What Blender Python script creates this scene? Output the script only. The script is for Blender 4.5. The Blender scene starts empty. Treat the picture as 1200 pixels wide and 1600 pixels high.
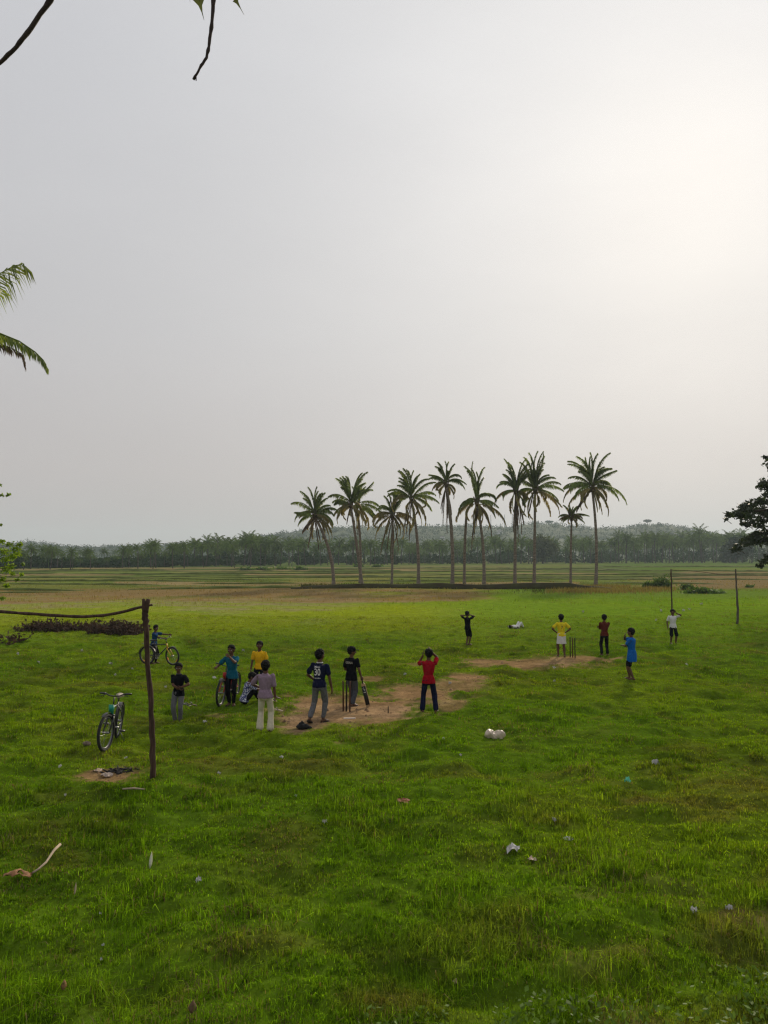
import bpy, math, random
import numpy as np
from mathutils import Vector, Matrix, Quaternion
from mathutils.bvhtree import BVHTree

R = math.radians
C = bpy.context.scene.collection
SC = bpy.context.scene
rnd = random.Random(11)
V = Vector

# ------------------------------------------------------------------ camera
CAMH, F, HZ = 3.6, 1200.0, 868.0
PITCH = math.atan((HZ - 800.0) / F)

def ray(px, py):
    x = (px - 600.0) / F
    z = (800.0 - py) / F
    c, s = math.cos(PITCH), math.sin(PITCH)
    return V((x, c - z * s, s + z * c))

def at_depth(px, py, y):
    d = ray(px, py)
    return V((0, 0, CAMH)) + d * (y / d.y)

# ------------------------------------------------------------------ noise
def _h(ix, iy, iz, seed):
    n = (ix * 374761393 + iy * 668265263 + iz * 1274126177 + seed * 974634251) & 0xFFFFFFFF
    n = ((n ^ (n >> 13)) * 1103515245) & 0xFFFFFFFF
    n = ((n ^ (n >> 16)) * 2246822519) & 0xFFFFFFFF
    return ((n ^ (n >> 15)) & 0xFFFFFF) / float(0xFFFFFF)

def vn2(x, y, seed=0):
    x = np.asarray(x, float); y = np.asarray(y, float)
    xi = np.floor(x).astype(np.int64); yi = np.floor(y).astype(np.int64)
    fx = x - xi; fy = y - yi
    fx = fx * fx * (3 - 2 * fx); fy = fy * fy * (3 - 2 * fy)
    a = _h(xi, yi, 0, seed); b = _h(xi + 1, yi, 0, seed)
    c = _h(xi, yi + 1, 0, seed); d = _h(xi + 1, yi + 1, 0, seed)
    return (a + (b - a) * fx) * (1 - fy) + (c + (d - c) * fx) * fy

def fbm2(x, y, seed=0, o=3):
    s = 0; a = 1; t = 0
    for k in range(o):
        s = s + a * vn2(x * 2 ** k, y * 2 ** k, seed + 17 * k); t += a; a *= .5
    return s / t

def vn3(p, seed=0):
    i = np.floor(p).astype(np.int64); f = p - i; f = f * f * (3 - 2 * f)
    r = 0
    for dx in (0, 1):
        for dy in (0, 1):
            for dz in (0, 1):
                w = (f[:, 0] if dx else 1 - f[:, 0]) * (f[:, 1] if dy else 1 - f[:, 1]) * (f[:, 2] if dz else 1 - f[:, 2])
                r = r + w * _h(i[:, 0] + dx, i[:, 1] + dy, i[:, 2] + dz, seed)
    return r

def sstep(a, b, x):
    t = np.clip((x - a) / (b - a), 0, 1)
    return t * t * (3 - 2 * t)

# ------------------------------------------------------------------ ground description (heights, worn earth, crops)
def gp0(px, py):
    d = ray(px, py); t = CAMH / -d.z
    return d.x * t, d.y * t

DIRT = []
for (cx, cy, hw, hh, st) in [(560, 1107, 118, 25, 1), (655, 1086, 72, 15, 1), (475, 1128, 44, 15, 1), (735, 1060, 30, 7, 1),
                             (820, 1037, 92, 7.5, .95), (905, 1031, 62, 4.5, .9), (648, 1038, 26, 2.6, .6), (172, 1212, 50, 13, .95),
                             (700, 1102, 34, 12, .8), (712, 1072, 42, 9, .85), (335, 1117, 32, 6, .5), (578, 1063, 20, 4, .7), (1010, 1395, 120, 26, .12),
                             (1190, 1440, 60, 18, .4), (985, 1580, 60, 26, .3), (940, 1500, 70, 20, .15), (900, 1345, 60, 18, .15)]:
    x0, y0 = gp0(cx, cy); x1, _ = gp0(cx + hw, cy)
    _, ya = gp0(cx, cy + hh); _, yb = gp0(cx, cy - hh)
    DIRT.append((x0, (ya + yb) / 2, abs(x1 - x0), abs(yb - ya) / 2, st))

def dirt(x, y):
    x = np.asarray(x, float); y = np.asarray(y, float)
    m = np.zeros(np.broadcast(x, y).shape)
    w = (fbm2(x * 1.1, y * 1.1, 5, 4) - .5) * 1.0 + (vn2(x * 9, y * 9, 8) - .5) * .55 + (vn2(x * 3.3, y * 3.3, 9) - .5) * .4
    for (cx, cy, rx, ry, st) in DIRT:
        r = np.sqrt(((x - cx) / rx) ** 2 + ((y - cy) / ry) ** 2)
        m = np.maximum(m, st * sstep(1.28, .62, r + w))
    return m

def hgt(x, y):
    x = np.asarray(x, float); y = np.asarray(y, float)
    d = np.sqrt(x * x + y * y)
    m = (fbm2(x * .9, y * .9, 31, 3) - .5) * .26 + (vn2(x * 1.5, y * 2.6, 37) - .5) * .13 + (vn2(x * 3.1, y * 5.2, 39) - .5) * .07
    m = m * sstep(60, 30, d) * (1 - .8 * dirt(x, y))
    return m + (fbm2(x * .06, y * .06, 3, 2) - .5) * .25 * sstep(12, 40, d)

def hz(x, y):
    return float(hgt(np.array([x]), np.array([y]))[0])

def at(px, py):
    x, y = gp0(px, py); z = 0
    for _ in range(3):
        z = hz(x, y); d = ray(px, py); t = (CAMH - z) / -d.z
        x, y = d.x * t, d.y * t
    return V((x, y, z))

def crop(x, y):
    """what grows where: linear base colour of the vegetation"""
    x = np.asarray(x, float); y = np.asarray(y, float)
    yy = np.maximum(y, 1.0)
    sy = HZ + F * CAMH / yy                      # rows of the plain, seen as bands
    u = x / yy * F + 600
    n1 = fbm2(x * .25, y * .18, 41, 4); n2 = fbm2(x * .8, y * .6, 43, 3); n3 = fbm2(x * .05, y * .035, 47, 3)
    n4 = fbm2(x * .35, y * 1.1, 53, 3)
    col = np.zeros(x.shape + (3,))
    def mixin(c, m):
        m = np.clip(m, 0, 1)[..., None]
        col[...] = col * (1 - m) + np.array(c) * m
    col[...] = (.108, .208, .0075)                                              # meadow
    mixin((.165, .245, .010), sstep(.42, .68, n1) * .75)
    mixin((.048, .108, .004), sstep(.5, .75, n2) * .6)
    mixin((.150, .128, .028), sstep(.62, .80, n4) * .45 + sstep(.64, .8, n2) * .3)
    mixin((.155, .115, .036), sstep(.54, .78, fbm2(x * .9, y * 1.4, 59, 4)) * (.20 + .30 * sstep(-1, 4, x) * sstep(16, 9, y)))
    w = (n1 - .5) * 14 + (n3 - .5) * 22
    s = sy + w * .6
    mixin((.145, .23, .018), sstep(1015, 985, s) * (1 - .45 * sstep(700, 1000, u)))        # bright strip
    mixin((.26, .23, .11), sstep(980, 962, s) * sstep(945, 952, s) * sstep(760, 560, u) * sstep(.36, .6, n4) * .8)   # dry tufts
    mixin((.22, .28, .012), sstep(968, 960, s) * sstep(944, 951, s) * sstep(330, 460, u) * sstep(760, 620, u) * .8)
    mixin((.20, .25, .012), sstep(1000, 985, s) * sstep(800, 640, u) * (.3 + .5 * sstep(.42, .6, n1)))
    mixin((.235, .20, .105), sstep(958, 950, s + (n2 - .5) * 12) * sstep(620, 460, u) * (.30 + .55 * sstep(.4, .6, n4)))
    b = sstep(944, 939, s) * sstep(790, 730, u + (n2 - .5) * 60)
    mixin((.215, .142, .060), b * (.75 + .3 * n2) * (.45 + .55 * sstep(.36, .52, fbm2(x * .09, y * .22, 57, 3)))); mixin((.24, .18, .095), b * sstep(.48, .7, n4) * .8); mixin((.14, .15, .04), b * sstep(.58, .7, n1) * .7)
    mixin((.12, .185, .026), sstep(940, 930, s) * sstep(760, 830, u))
    mixin((.12, .15, .03), sstep(922, 917, s) * .9)
    mixin((.19, .135, .06), sstep(934, 928, s) * sstep(914, 919, s) * sstep(560, 420, u) * .8)
    # small paddy plots beyond the bank
    ry = np.log(yy) * 9.5 + (n3 - .5) * .6
    iy = np.floor(ry); ix = np.floor(u / 190 + _h(iy.astype(np.int64), 0, 0, 3) * 3 + (n3 - .5) * .5)
    hh = _h(ix.astype(np.int64), iy.astype(np.int64), 0, 77)
    far = sstep(918, 914, sy)
    pal = np.array([(.095, .125, .030), (.13, .165, .040), (.20, .165, .075), (.075, .105, .028), (.16, .17, .05), (.22, .175, .085)])
    pc = pal[(hh * 5.999).astype(int)]
    col[...] = col * (1 - far[..., None]) + pc * (.8 + .4 * n1[..., None]) * far[..., None]
    mixin((.19, .145, .07), sstep(918, 914, s) * sstep(893, 896, s) * sstep(1030, 1075, u))
    mixin((.10, .165, .025), sstep(895, 890, sy) * sstep(900, 1000, u) * .7)
    mixin((.09, .135, .035), sstep(889, 884, sy) * .6)
    return col

# ------------------------------------------------------------------ materials
def nodes(name):
    m = bpy.data.materials.new(name); m.use_nodes = True
    nt = m.node_tree
    return m, nt, nt.nodes['Principled BSDF'], nt.links

def mat(name, col, rough=.75, var=.25, scale=12, metal=0, col2=None, bump=0, spec=.3, stretch=None, thr=None):
    m, nt, b, L = nodes(name)
    tc = nt.nodes.new('ShaderNodeTexCoord'); nz = nt.nodes.new('ShaderNodeTexNoise')
    nz.inputs['Scale'].default_value = scale; nz.inputs['Detail'].default_value = 5
    mp = nt.nodes.new('ShaderNodeMapping')
    if stretch: mp.inputs['Scale'].default_value = stretch
    L.new(tc.outputs['Object'], mp.inputs[0]); L.new(mp.outputs[0], nz.inputs['Vector'])
    rp = nt.nodes.new('ShaderNodeValToRGB')
    c2 = col2 or tuple(min(1, c * (1 + var)) for c in col)
    c1 = col if col2 else tuple(c * (1 - var) for c in col)
    lo, hi = thr or (.32, .68)
    rp.color_ramp.elements[0].position = lo; rp.color_ramp.elements[1].position = hi
    rp.color_ramp.elements[0].color = (*c1, 1); rp.color_ramp.elements[1].color = (*c2, 1)
    L.new(nz.outputs['Fac'], rp.inputs[0]); L.new(rp.outputs[0], b.inputs['Base Color'])
    b.inputs['Roughness'].default_value = rough; b.inputs['Metallic'].default_value = metal
    b.inputs['Specular IOR Level'].default_value = spec
    if bump:
        bp = nt.nodes.new('ShaderNodeBump'); bp.inputs['Strength'].default_value = bump; bp.inputs['Distance'].default_value = .02
        L.new(nz.outputs['Fac'], bp.inputs['Height']); L.new(bp.outputs[0], b.inputs['Normal'])
    return m

def leafmat(name, col, trans=.4, var=.35, attr=False, scale=3.0, tint=(1.25, 1.15, .6), rough=.6, spec=.25):
    """thin leaf: reflects on one side and lets light through"""
    m, nt, b, L = nodes(name)
    if attr:
        at_ = nt.nodes.new('ShaderNodeAttribute'); at_.attribute_name = 'Col'; src = at_.outputs['Color']
    else:
        tc = nt.nodes.new('ShaderNodeTexCoord'); nz = nt.nodes.new('ShaderNodeTexNoise'); nz.inputs['Scale'].default_value = scale
        L.new(tc.outputs['Object'], nz.inputs['Vector'])
        rp = nt.nodes.new('ShaderNodeValToRGB')
        rp.color_ramp.elements[0].position = .3; rp.color_ramp.elements[1].position = .7
        rp.color_ramp.elements[0].color = (*[c * (1 - var) for c in col], 1)
        rp.color_ramp.elements[1].color = (*[c * (1 + var) for c in col], 1)
        L.new(nz.outputs['Fac'], rp.inputs[0]); src = rp.outputs[0]
    if attr:
        b = nt.nodes.new('ShaderNodeBsdfDiffuse'); L.new(src, b.inputs[0])
    else:
        L.new(src, b.inputs['Base Color']); b.inputs['Roughness'].default_value = rough; b.inputs['Specular IOR Level'].default_value = spec
    mul = nt.nodes.new('ShaderNodeMix'); mul.data_type = 'RGBA'; mul.blend_type = 'MULTIPLY'; mul.inputs[0].default_value = 1
    L.new(src, mul.inputs[6]); mul.inputs[7].default_value = (*tint, 1)
    tr = nt.nodes.new('ShaderNodeBsdfTranslucent'); L.new(mul.outputs[2], tr.inputs[0])
    mx = nt.nodes.new('ShaderNodeMixShader'); mx.inputs[0].default_value = trans
    L.new(b.outputs[0], mx.inputs[1]); L.new(tr.outputs[0], mx.inputs[2])
    L.new(mx.outputs[0], nt.nodes['Material Output'].inputs[0])
    return m

# ------------------------------------------------------------------ mesh helpers
def link(name, me, material=None, parent=None, smooth=True):
    o = bpy.data.objects.new(name, me); C.objects.link(o)
    if material is not None: me.materials.append(material)
    if smooth and len(me.polygons): me.polygons.foreach_set('use_smooth', np.ones(len(me.polygons), bool))
    if parent is not None: o.parent = parent
    return o

def np_mesh(name, v, f, col=None):
    me = bpy.data.meshes.new(name)
    v = np.ascontiguousarray(v, np.float32); f = np.ascontiguousarray(f, np.int32); k = f.shape[1]
    me.vertices.add(len(v)); me.vertices.foreach_set('co', v.ravel())
    me.loops.add(f.size); me.loops.foreach_set('vertex_index', f.ravel())
    me.polygons.add(len(f)); me.polygons.foreach_set('loop_start', np.arange(len(f), dtype=np.int32) * k)
    if col is not None:
        a = me.color_attributes.new('Col', 'FLOAT_COLOR', 'POINT')
        c4 = np.ones((len(v), 4), np.float32); c4[:, :3] = col
        a.data.foreach_set('color', c4.ravel())
    me.update(calc_edges=True)
    return me

def tag(o, label=None, cat=None, group=None, kind=None):
    if label: o['label'] = label
    if cat: o['category'] = cat
    if group: o['group'] = group
    if kind: o['kind'] = kind
    return o

def empty(name, loc, rz=0, label=None, cat=None, group=None):
    o = bpy.data.objects.new(name, None); C.objects.link(o)
    o.location = loc; o.rotation_euler = (0, 0, rz); o.empty_display_size = .1
    return tag(o, label, cat, group)

def frame_from(d):
    d = V(d).normalized()
    a = V((0, 0, 1)) if abs(d.z) < .9 else V((1, 0, 0))
    s = d.cross(a).normalized()
    return s, d.cross(s).normalized(), d

class MB:
    def __init__(s): s.v = []; s.f = []
    def tube(s, pts, rads, n=8, cap=True):
        pts = [V(p) for p in pts]
        if not hasattr(rads, '__len__'): rads = [rads] * len(pts)
        b = len(s.v); up = None
        for i, p in enumerate(pts):
            d = (pts[min(i + 1, len(pts) - 1)] - pts[max(i - 1, 0)])
            if d.length < 1e-9: d = V((0, 0, 1))
            d.normalize()
            if up is None: up = frame_from(d)[0]
            up = up - d * up.dot(d)
            if up.length < 1e-4: up = frame_from(d)[0]
            up.normalize(); w = d.cross(up)
            for k in range(n):
                t = 2 * math.pi * k / n
                s.v.append(p + (up * math.cos(t) + w * math.sin(t)) * rads[i])
        for i in range(len(pts) - 1):
            for k in range(n):
                a = b + i * n + k; c = b + i * n + (k + 1) % n
                s.f.append((a, c, c + n, a + n))
        if cap:
            s.f.append(tuple(b + k for k in range(n))[::-1]); e = b + (len(pts) - 1) * n
            s.f.append(tuple(e + k for k in range(n)))
        return s
    def capsule(s, p0, p1, r0, r1, n=12):
        """tapered limb with round ends"""
        p0, p1 = V(p0), V(p1); d = p1 - p0; l = d.length
        d = d / l if l > 1e-6 else V((0, 0, 1))
        pts, rr = [], []
        for k in range(4):
            t = math.pi / 2 * (k + .35) / 4.35
            pts.append(p0 - d * r0 * math.cos(t)); rr.append(r0 * math.sin(t))
        pts.append(p0); rr.append(r0); pts.append(p1); rr.append(r1)
        for k in range(3, -1, -1):
            t = math.pi / 2 * (k + .35) / 4.35
            pts.append(p1 + d * r1 * math.cos(t)); rr.append(r1 * math.sin(t))
        return s.tube(pts, rr, n)
    def chain(s, pts, rr, n=12):
        for i in range(len(pts) - 1): s.capsule(pts[i], pts[i + 1], rr[i], rr[i + 1], n)
        return s
    def ball(s, c, r, rot=None, n=14, m=9, squash=None):
        c = V(c); b = len(s.v)
        if not hasattr(r, '__len__'): r = (r, r, r)
        for i in range(m + 1):
            ph = math.pi * (i + (.02 if i == 0 else -.02 if i == m else 0)) / m
            for k in range(n):
                t = 2 * math.pi * k / n
                q = V((r[0] * math.sin(ph) * math.cos(t), r[1] * math.sin(ph) * math.sin(t), r[2] * math.cos(ph)))
                if squash: q = squash(q)
                s.v.append(c + (rot @ q if rot else q))
        for i in range(m):
            for k in range(n):
                a = b + i * n + k; d = b + i * n + (k + 1) % n
                s.f.append((a, a + n, d + n, d))
        s.f.append(tuple(b + k for k in range(n))); e = b + m * n
        s.f.append(tuple(e + k for k in range(n))[::-1])
        return s
    def loft(s, rings):
        b = len(s.v); n = len(rings[0])
        for r_ in rings: s.v.extend(V(p) for p in r_)
        for i in range(len(rings) - 1):
            for k in range(n):
                a = b + i * n + k; c = b + i * n + (k + 1) % n
                s.f.append((a, c, c + n, a + n))
        s.f.append(tuple(b + k for k in range(n))[::-1]); e = b + (len(rings) - 1) * n
        s.f.append(tuple(e + k for k in range(n)))
        return s
    def box(s, c, sz, rot=None):
        c = V(c); b = len(s.v)
        for x in (-.5, .5):
            for y in (-.5, .5):
                for z in (-.5, .5):
                    q = V((x * sz[0], y * sz[1], z * sz[2])); s.v.append(c + (rot @ q if rot else q))
        for q in ((0, 1, 3, 2), (4, 6, 7, 5), (0, 4, 5, 1), (2, 3, 7, 6), (0, 2, 6, 4), (1, 5, 7, 3)):
            s.f.append(tuple(b + k for k in q))
        return s
    def torus(s, c, R_, r, rot=None, n=36, m=8, a0=0, a1=2 * math.pi):
        c = V(c); b = len(s.v); full = abs(a1 - a0 - 2 * math.pi) < 1e-6; nn = n if full else n + 1
        for i in range(nn):
            t = a0 + (a1 - a0) * i / n
            for k in range(m):
                p = 2 * math.pi * k / m
                q = V(((R_ + r * math.cos(p)) * math.cos(t), r * math.sin(p), (R_ + r * math.cos(p)) * math.sin(t)))
                s.v.append(c + (rot @ q if rot else q))
        for i in range(n):
            j = (i + 1) % nn
            for k in range(m):
                s.f.append((b + i * m + k, b + j * m + k, b + j * m + (k + 1) % m, b + i * m + (k + 1) % m))
        return s
    def poly(s, pts):
        b = len(s.v); s.v.extend(V(p) for p in pts); s.f.append(tuple(range(b, b + len(pts)))); return s
    def build(s, name, material, parent=None, smooth=True):
        me = bpy.data.meshes.new(name); me.from_pydata([tuple(p) for p in s.v], [], s.f); me.update()
        return link(name, me, material, parent, smooth)

def remesh(o, voxel, it=4, fac=.5):
    m = o.modifiers.new('r', 'REMESH'); m.mode = 'VOXEL'; m.voxel_size = voxel
    if it:
        q = o.modifiers.new('s', 'SMOOTH'); q.factor = fac; q.iterations = it
    dg = bpy.context.evaluated_depsgraph_get()
    me = bpy.data.meshes.new_from_object(o.evaluated_get(dg))
    mats = list(o.data.materials); old = o.data
    o.modifiers.clear(); o.data = me; bpy.data.meshes.remove(old)
    me.materials.clear()
    for x in mats: me.materials.append(x)
    me.polygons.foreach_set('use_smooth', np.ones(len(me.polygons), bool))
    return o

def wrinkle(o, amp, scale, seed=1, zs=.45):
    me = o.data; n = len(me.vertices)
    co = np.empty(n * 3, np.float32); me.vertices.foreach_get('co', co); co = co.reshape(-1, 3)
    no = np.empty(n * 3, np.float32); me.vertices.foreach_get('normal', no); no = no.reshape(-1, 3)
    p = co.astype(float) * scale; p[:, 2] *= zs; p[:, 2] += p[:, 0] * .5
    k = vn3(p, seed) + .5 * vn3(p * 2.1, seed + 5) - .75
    me.vertices.foreach_set('co', (co + no * (k * amp)[:, None]).astype(np.float32).ravel()); me.update()
NB1, NB2 = 760000, 60000
SKY_RAMP = [(0.0, (.455, .433, .422)), (.10, (.503, .474, .468)), (.28, (.522, .517, .530)), (.55, (.55, .556, .585)), (1.0, (.58, .58, .60))]
GLOW1, GLOW2 = (.31, .295, .26), (.03, .025, .015)
NISH, SUN_E, SUN_A, HAZE, HAZE_C, EXPO, DENOISE, PREF = .0015, 3.4, 3.5, .00025, (.76, .92, 1.0), 0, True, 'NONE'
# ------------------------------------------------------------------ people
SKIN = mat('skin', (.095, .044, .024), .6, .18, 14, spec=.25)
HAIR = mat('hair', (.006, .0055, .0055), .7, .4, 60, spec=.1)
EYE = mat('eye', (.55, .52, .48), .25, .1, 300, spec=.5)
IRIS = mat('iris', (.012, .008, .006), .2, .1, 300, spec=.5)
LIP = mat('lip', (.13, .045, .038), .5, .15, 40)
SOLE = mat('sandal_rubber', (.03, .025, .022), .8, .3, 40)

def cloth(name, col, var=.18, scale=26, **k):
    return mat(name, col, .95, var, scale, bump=.25, spec=.04, **k)

def ik(a, t, l1, l2, pole):
    a, t, pole = V(a), V(t), V(pole); d = t - a; L = d.length
    dn = d / L; L = min(L, (l1 + l2) * .997); L = max(L, abs(l1 - l2) * 1.05 + 1e-4)
    c = (l1 * l1 + L * L - l2 * l2) / (2 * l1 * L); h = l1 * math.sqrt(max(0, 1 - c * c))
    p = pole - dn * pole.dot(dn)
    if p.length < 1e-5: p = frame_from(dn)[0]
    p.normalize()
    return a + dn * l1 * c + p * h, a + dn * L

def ell(c, rx, ry, r, f, n=18, flat=2.3):
    out = []
    for k in range(n):
        t = 2 * math.pi * k / n; ct, st = math.cos(t), math.sin(t)
        q = (abs(ct) ** flat + abs(st) ** flat) ** (-1 / flat)
        out.append(c + r * (rx * ct * q) + f * (ry * st * q))
    return out

def hand_mb(mb, w, d, n, side, H, curl=.35, spread=.16):
    """palm, four unequal fingers and a thumb leaving the side of the palm; n = direction the palm faces"""
    d = V(d).normalized(); n = V(n); n = (n - d * n.dot(d))
    n = n.normalized() if n.length > 1e-4 else frame_from(d)[0]
    s = d.cross(n) * side                         # towards the thumb
    k = H / 1.35
    w = V(w)
    for i, o in enumerate((-.024, -.008, .008, .024)):
        kn = w + d * (.062 * k - abs(i - 2) * .003 * k) + s * o * k
        mb.capsule(w + d * .012 * k + s * o * .55 * k, kn, .012 * k, .0095 * k, 8)
        fd = (d + s * spread * (o / .024)).normalized(); l = (.058, .068, .074, .066)[i] * k
        p = kn; ang = 0
        for j, (fr, rr0, rr1) in enumerate(((.45, .0082, .0074), (.32, .0074, .0066), (.25, .0066, .0054))):
            ang += curl * (.6, 1, .8)[j]
            q = p + (fd * math.cos(ang) + n * math.sin(ang)) * l * fr
            mb.capsule(p, q, rr0 * k, rr1 * k, 7); p = q
    b = w + d * .018 * k + s * .022 * k
    t1 = b + (d * .7 + s * .75 + n * .25).normalized() * .034 * k
    t2 = t1 + (d * .95 + s * .25 + n * (.25 + curl * .5)).normalized() * .028 * k
    mb.capsule(b, t1, .0115 * k, .009 * k, 8); mb.capsule(t1, t2, .009 * k, .0065 * k, 8)

HEADING = {}
def person(label, loc, a, H, shirt, bottom, pel=None, u=None, r=None, lean=(0, 0), pr=None, twist=0,
           feet=None, toe=None, knee=None, hands=None, elbow=None, palm=None, curl=None, head=(0, 0), face=False,
           hairlen=1.0, sandals=False, cap=None, name='person', hdir=None, heel=(0, 0), collar=None):
    root = empty(name, loc, -R(a), label, 'person')
    P = V(pel) * H if pel else V((0, 0, .512)) * H
    u = V(u).normalized() if u else V((lean[0], lean[1], 1)).normalized()
    pr = V(pr).normalized() if pr else V((1, 0, 0))
    r = V(r).normalized() if r else V((math.cos(R(twist)), -math.sin(R(twist)), 0))
    r = (r - u * r.dot(u)).normalized(); f = u.cross(r).normalized()
    pf = u.cross(pr).normalized() if abs(u.z) < .7 else V((0, 0, 1)).cross(pr).normalized()
    nb = P + u * .308 * H
    sh = {'L': P + u * .274 * H - r * .106 * H, 'R': P + u * .274 * H + r * .106 * H}
    hp = {'L': P - pr * .054 * H - u * .012 * H, 'R': P + pr * .054 * H - u * .012 * H}
    sg = {'L': -1, 'R': 1}
    feet = feet or {}; hands = hands or {}; knee = knee or {}; elbow = elbow or {}; palm = palm or {}; toe = toe or {}; curl = curl or {}; hdir = hdir or {}
    J = {}
    body = MB()
    for S in 'LR':
        s = sg[S]
        ft = feet.get(S, (s * .062, 0)); ft = V((ft[0], ft[1], ft[2] if len(ft) > 2 else .042)) * H
        kn, an = ik(hp[S], ft, .242 * H, .238 * H, knee.get(S, (s * .12, 1, 0)))
        J['hip' + S], J['knee' + S], J['ank' + S] = hp[S], kn, an
        body.chain([hp[S], hp[S].lerp(kn, .5), kn], [.045 * H, .042 * H, .034 * H])
        body.chain([kn, kn.lerp(an, .32), an], [.034 * H, .035 * H, .02 * H])
        td = V(toe.get(S, (s * .22, 1, 0))).normalized()
        dn = (V((0, 0, -1)) - td * V((0, 0, -1)).dot(td)).normalized(); sd = td.cross(dn)
        hl = an - td * .022 * H + dn * .022 * H; bl = an + td * .075 * H + dn * .026 * H
        body.chain([hl, an + td * .02 * H + dn * .012 * H, bl], [.019 * H, .022 * H, .0135 * H], 10)
        for q, (o, l) in enumerate(((-.02, .024), (-.01, .028), (0, .032), (.01, .034), (.021, .036))):
            st = bl + sd * o * H * s * (1 if dn.z < 0 else -1); body.capsule(st - td * .03 * H, st + td * l * H * .8, .0085 * H, .006 * H, 7)
        J['toe' + S] = bl; J['td' + S] = td; J['dn' + S] = dn
        wt = hands.get(S); wt = V(wt) * H if wt else sh[S] + V((s * .042, .012, -.298)) * H
        el, wr = ik(sh[S], wt, .164 * H, .146 * H, elbow.get(S, (s * .35, -1, -.15)))
        J['sh' + S], J['el' + S], J['wr' + S] = sh[S], el, wr
        body.chain([sh[S], el, el.lerp(wr, .35), wr], [.028 * H, .0225 * H, .0225 * H, .0155 * H], 10)
        fd = V(hdir[S]).normalized() if S in hdir else (wr - el).normalized()
        J['hd' + S] = fd
        hand_mb(body, wr, fd, palm.get(S, (-s, 0, 0)), 1 if False else (1 if V(fd).cross(V(palm.get(S, (-s, 0, 0)))).dot(V((0, 1, .3))) > 0 else -1), H, curl.get(S, .32))
    # trunk: shaped sections along the spine
    def trunk(rows, grow=0):
        return [ell(P + u * z * H + f * (o * H), (rx + grow) * H, (ry + grow) * H, (pr.lerp(r, min(1, max(0, z / .22)))).normalized(),
                    f, 18) for (z, rx, ry, o) in rows]
    rows = [(-.045, .052, .04, -.004), (-.015, .070, .050, -.008), (.03, .070, .048, -.006), (.085, .068, .046, 0), (.15, .08, .055, .004),
            (.215, .092, .061, .004), (.26, .098, .056, -.002), (.284, .074, .046, -.006), (.302, .042, .036, -.008)]
    body.loft(trunk(rows))
    # head and neck
    yaw, pit = R(head[0]), R(head[1])
    hr = (r * math.cos(yaw) - f * math.sin(yaw)); hf0 = (r * math.sin(yaw) + f * math.cos(yaw))
    hu = (u * math.cos(pit) - hf0 * math.sin(pit)).normalized(); hf = (hf0 * math.cos(pit) + u * math.sin(pit)).normalized()
    HM = Matrix((hr, hf, hu)).transposed()
    hc = nb + u * .052 * H + hu * .062 * H + f * .008 * H
    body.chain([nb - u * .02 * H, nb + u * .03 * H, hc - hu * .02 * H], [.04 * H, .033 * H, .034 * H], 12)
    T = lambda x, y, z: hc + HM @ (V((x, y, z)) * H)
    body.ball(T(0, -.004, .012), (.054 * H, .066 * H, .062 * H), HM, 18, 12)
    body.ball(T(0, .014, -.028), (.042 * H, .048 * H, .046 * H), HM, 16, 10)
    body.ball(T(0, .034, -.056), (.022 * H, .02 * H, .016 * H), HM)
    body.chain([T(0, .058, .008), T(0, .07, -.017)], [.0075 * H, .0115 * H], 8)
    body.ball(T(0, .06, -.02), (.016 * H, .011 * H, .008 * H), HM, 10, 7)
    for s in (-1, 1):
        body.ball(T(s * .056, -.006, -.012), (.008 * H, .016 * H, .022 * H), HM, 10, 8)
        body.ball(T(s * .023, .048, .014), (.02 * H, .012 * H, .008 * H), HM, 10, 7)      # brow ridge
        body.ball(T(s * .03, .036, -.022), (.016 * H, .016 * H, .015 * H), HM, 10, 7)     # cheek
    body.ball(T(0, .05, -.039), (.018 * H, .01 * H, .009 * H), HM, 10, 7)
    o = body.build('body', SKIN, root); remesh(o, .0058, 3)
    # hair: a cap of locks above the hairline, down to the nape behind
    hm = MB()
    hm.ball(T(0, -.012, .024), (.060 * H, .068 * H, .058 * H), HM, 20, 12)
    hm.ball(T(0, -.03, -.006), (.055 * H, .046 * H, .054 * H * hairlen), HM, 18, 10)
    rr = random.Random(int(H * 1000) + int(a) + 7)
    for i in range(150):
        t = rr.uniform(0, 2 * math.pi); z = rr.uniform(-.35, 1)
        q = V((math.cos(t) * math.sqrt(1 - z * z), math.sin(t) * math.sqrt(1 - z * z), z))
        if q.y > .25 and q.z < .38: continue
        p0 = V((q.x * .056, q.y * .064 - .01, q.z * .06 + .022)); p1 = p0 + q * rr.uniform(.004, .013) + V((0, .006 * (q.y > 0), -.006))
        hm.capsule(T(*p0), T(*p1), .011 * H, .006 * H, 6)
    ho = hm.build('hair', HAIR, root); remesh(ho, .0062, 1); wrinkle(ho, .008 * H, 70, 3, 1)
    if face:
        for s in (-1, 1):
            e = MB().ball(T(s * .0225, .0535, .001), (.0115 * H, .0075 * H, .0065 * H), HM, 12, 8).build('eye', EYE, root)
            MB().ball(T(s * .0225, .0598, .001), (.0052 * H, .0022 * H, .0056 * H), HM, 10, 6).build('iris', IRIS, e)
            MB().chain([T(s * .009, .0615, .0165), T(s * .024, .0605, .021), T(s * .037, .053, .0165)], [.0028 * H, .0034 * H, .002 * H], 6).build('eyebrow', HAIR, root)
        MB().chain([T(-.017, .0575, -.0415), T(0, .0625, -.0395), T(.017, .0575, -.0415)], [.003 * H, .0048 * H, .003 * H], 8).build('lips', LIP, root)
    # shirt
    sm, hem, slv = shirt['m'], shirt.get('hem', -.03), shirt.get('sleeve', .62)
    g = shirt.get('grow', .012); fl = shirt.get('flare', .006)
    top = [q for q in rows if q[0] > .05][:-1]
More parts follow.
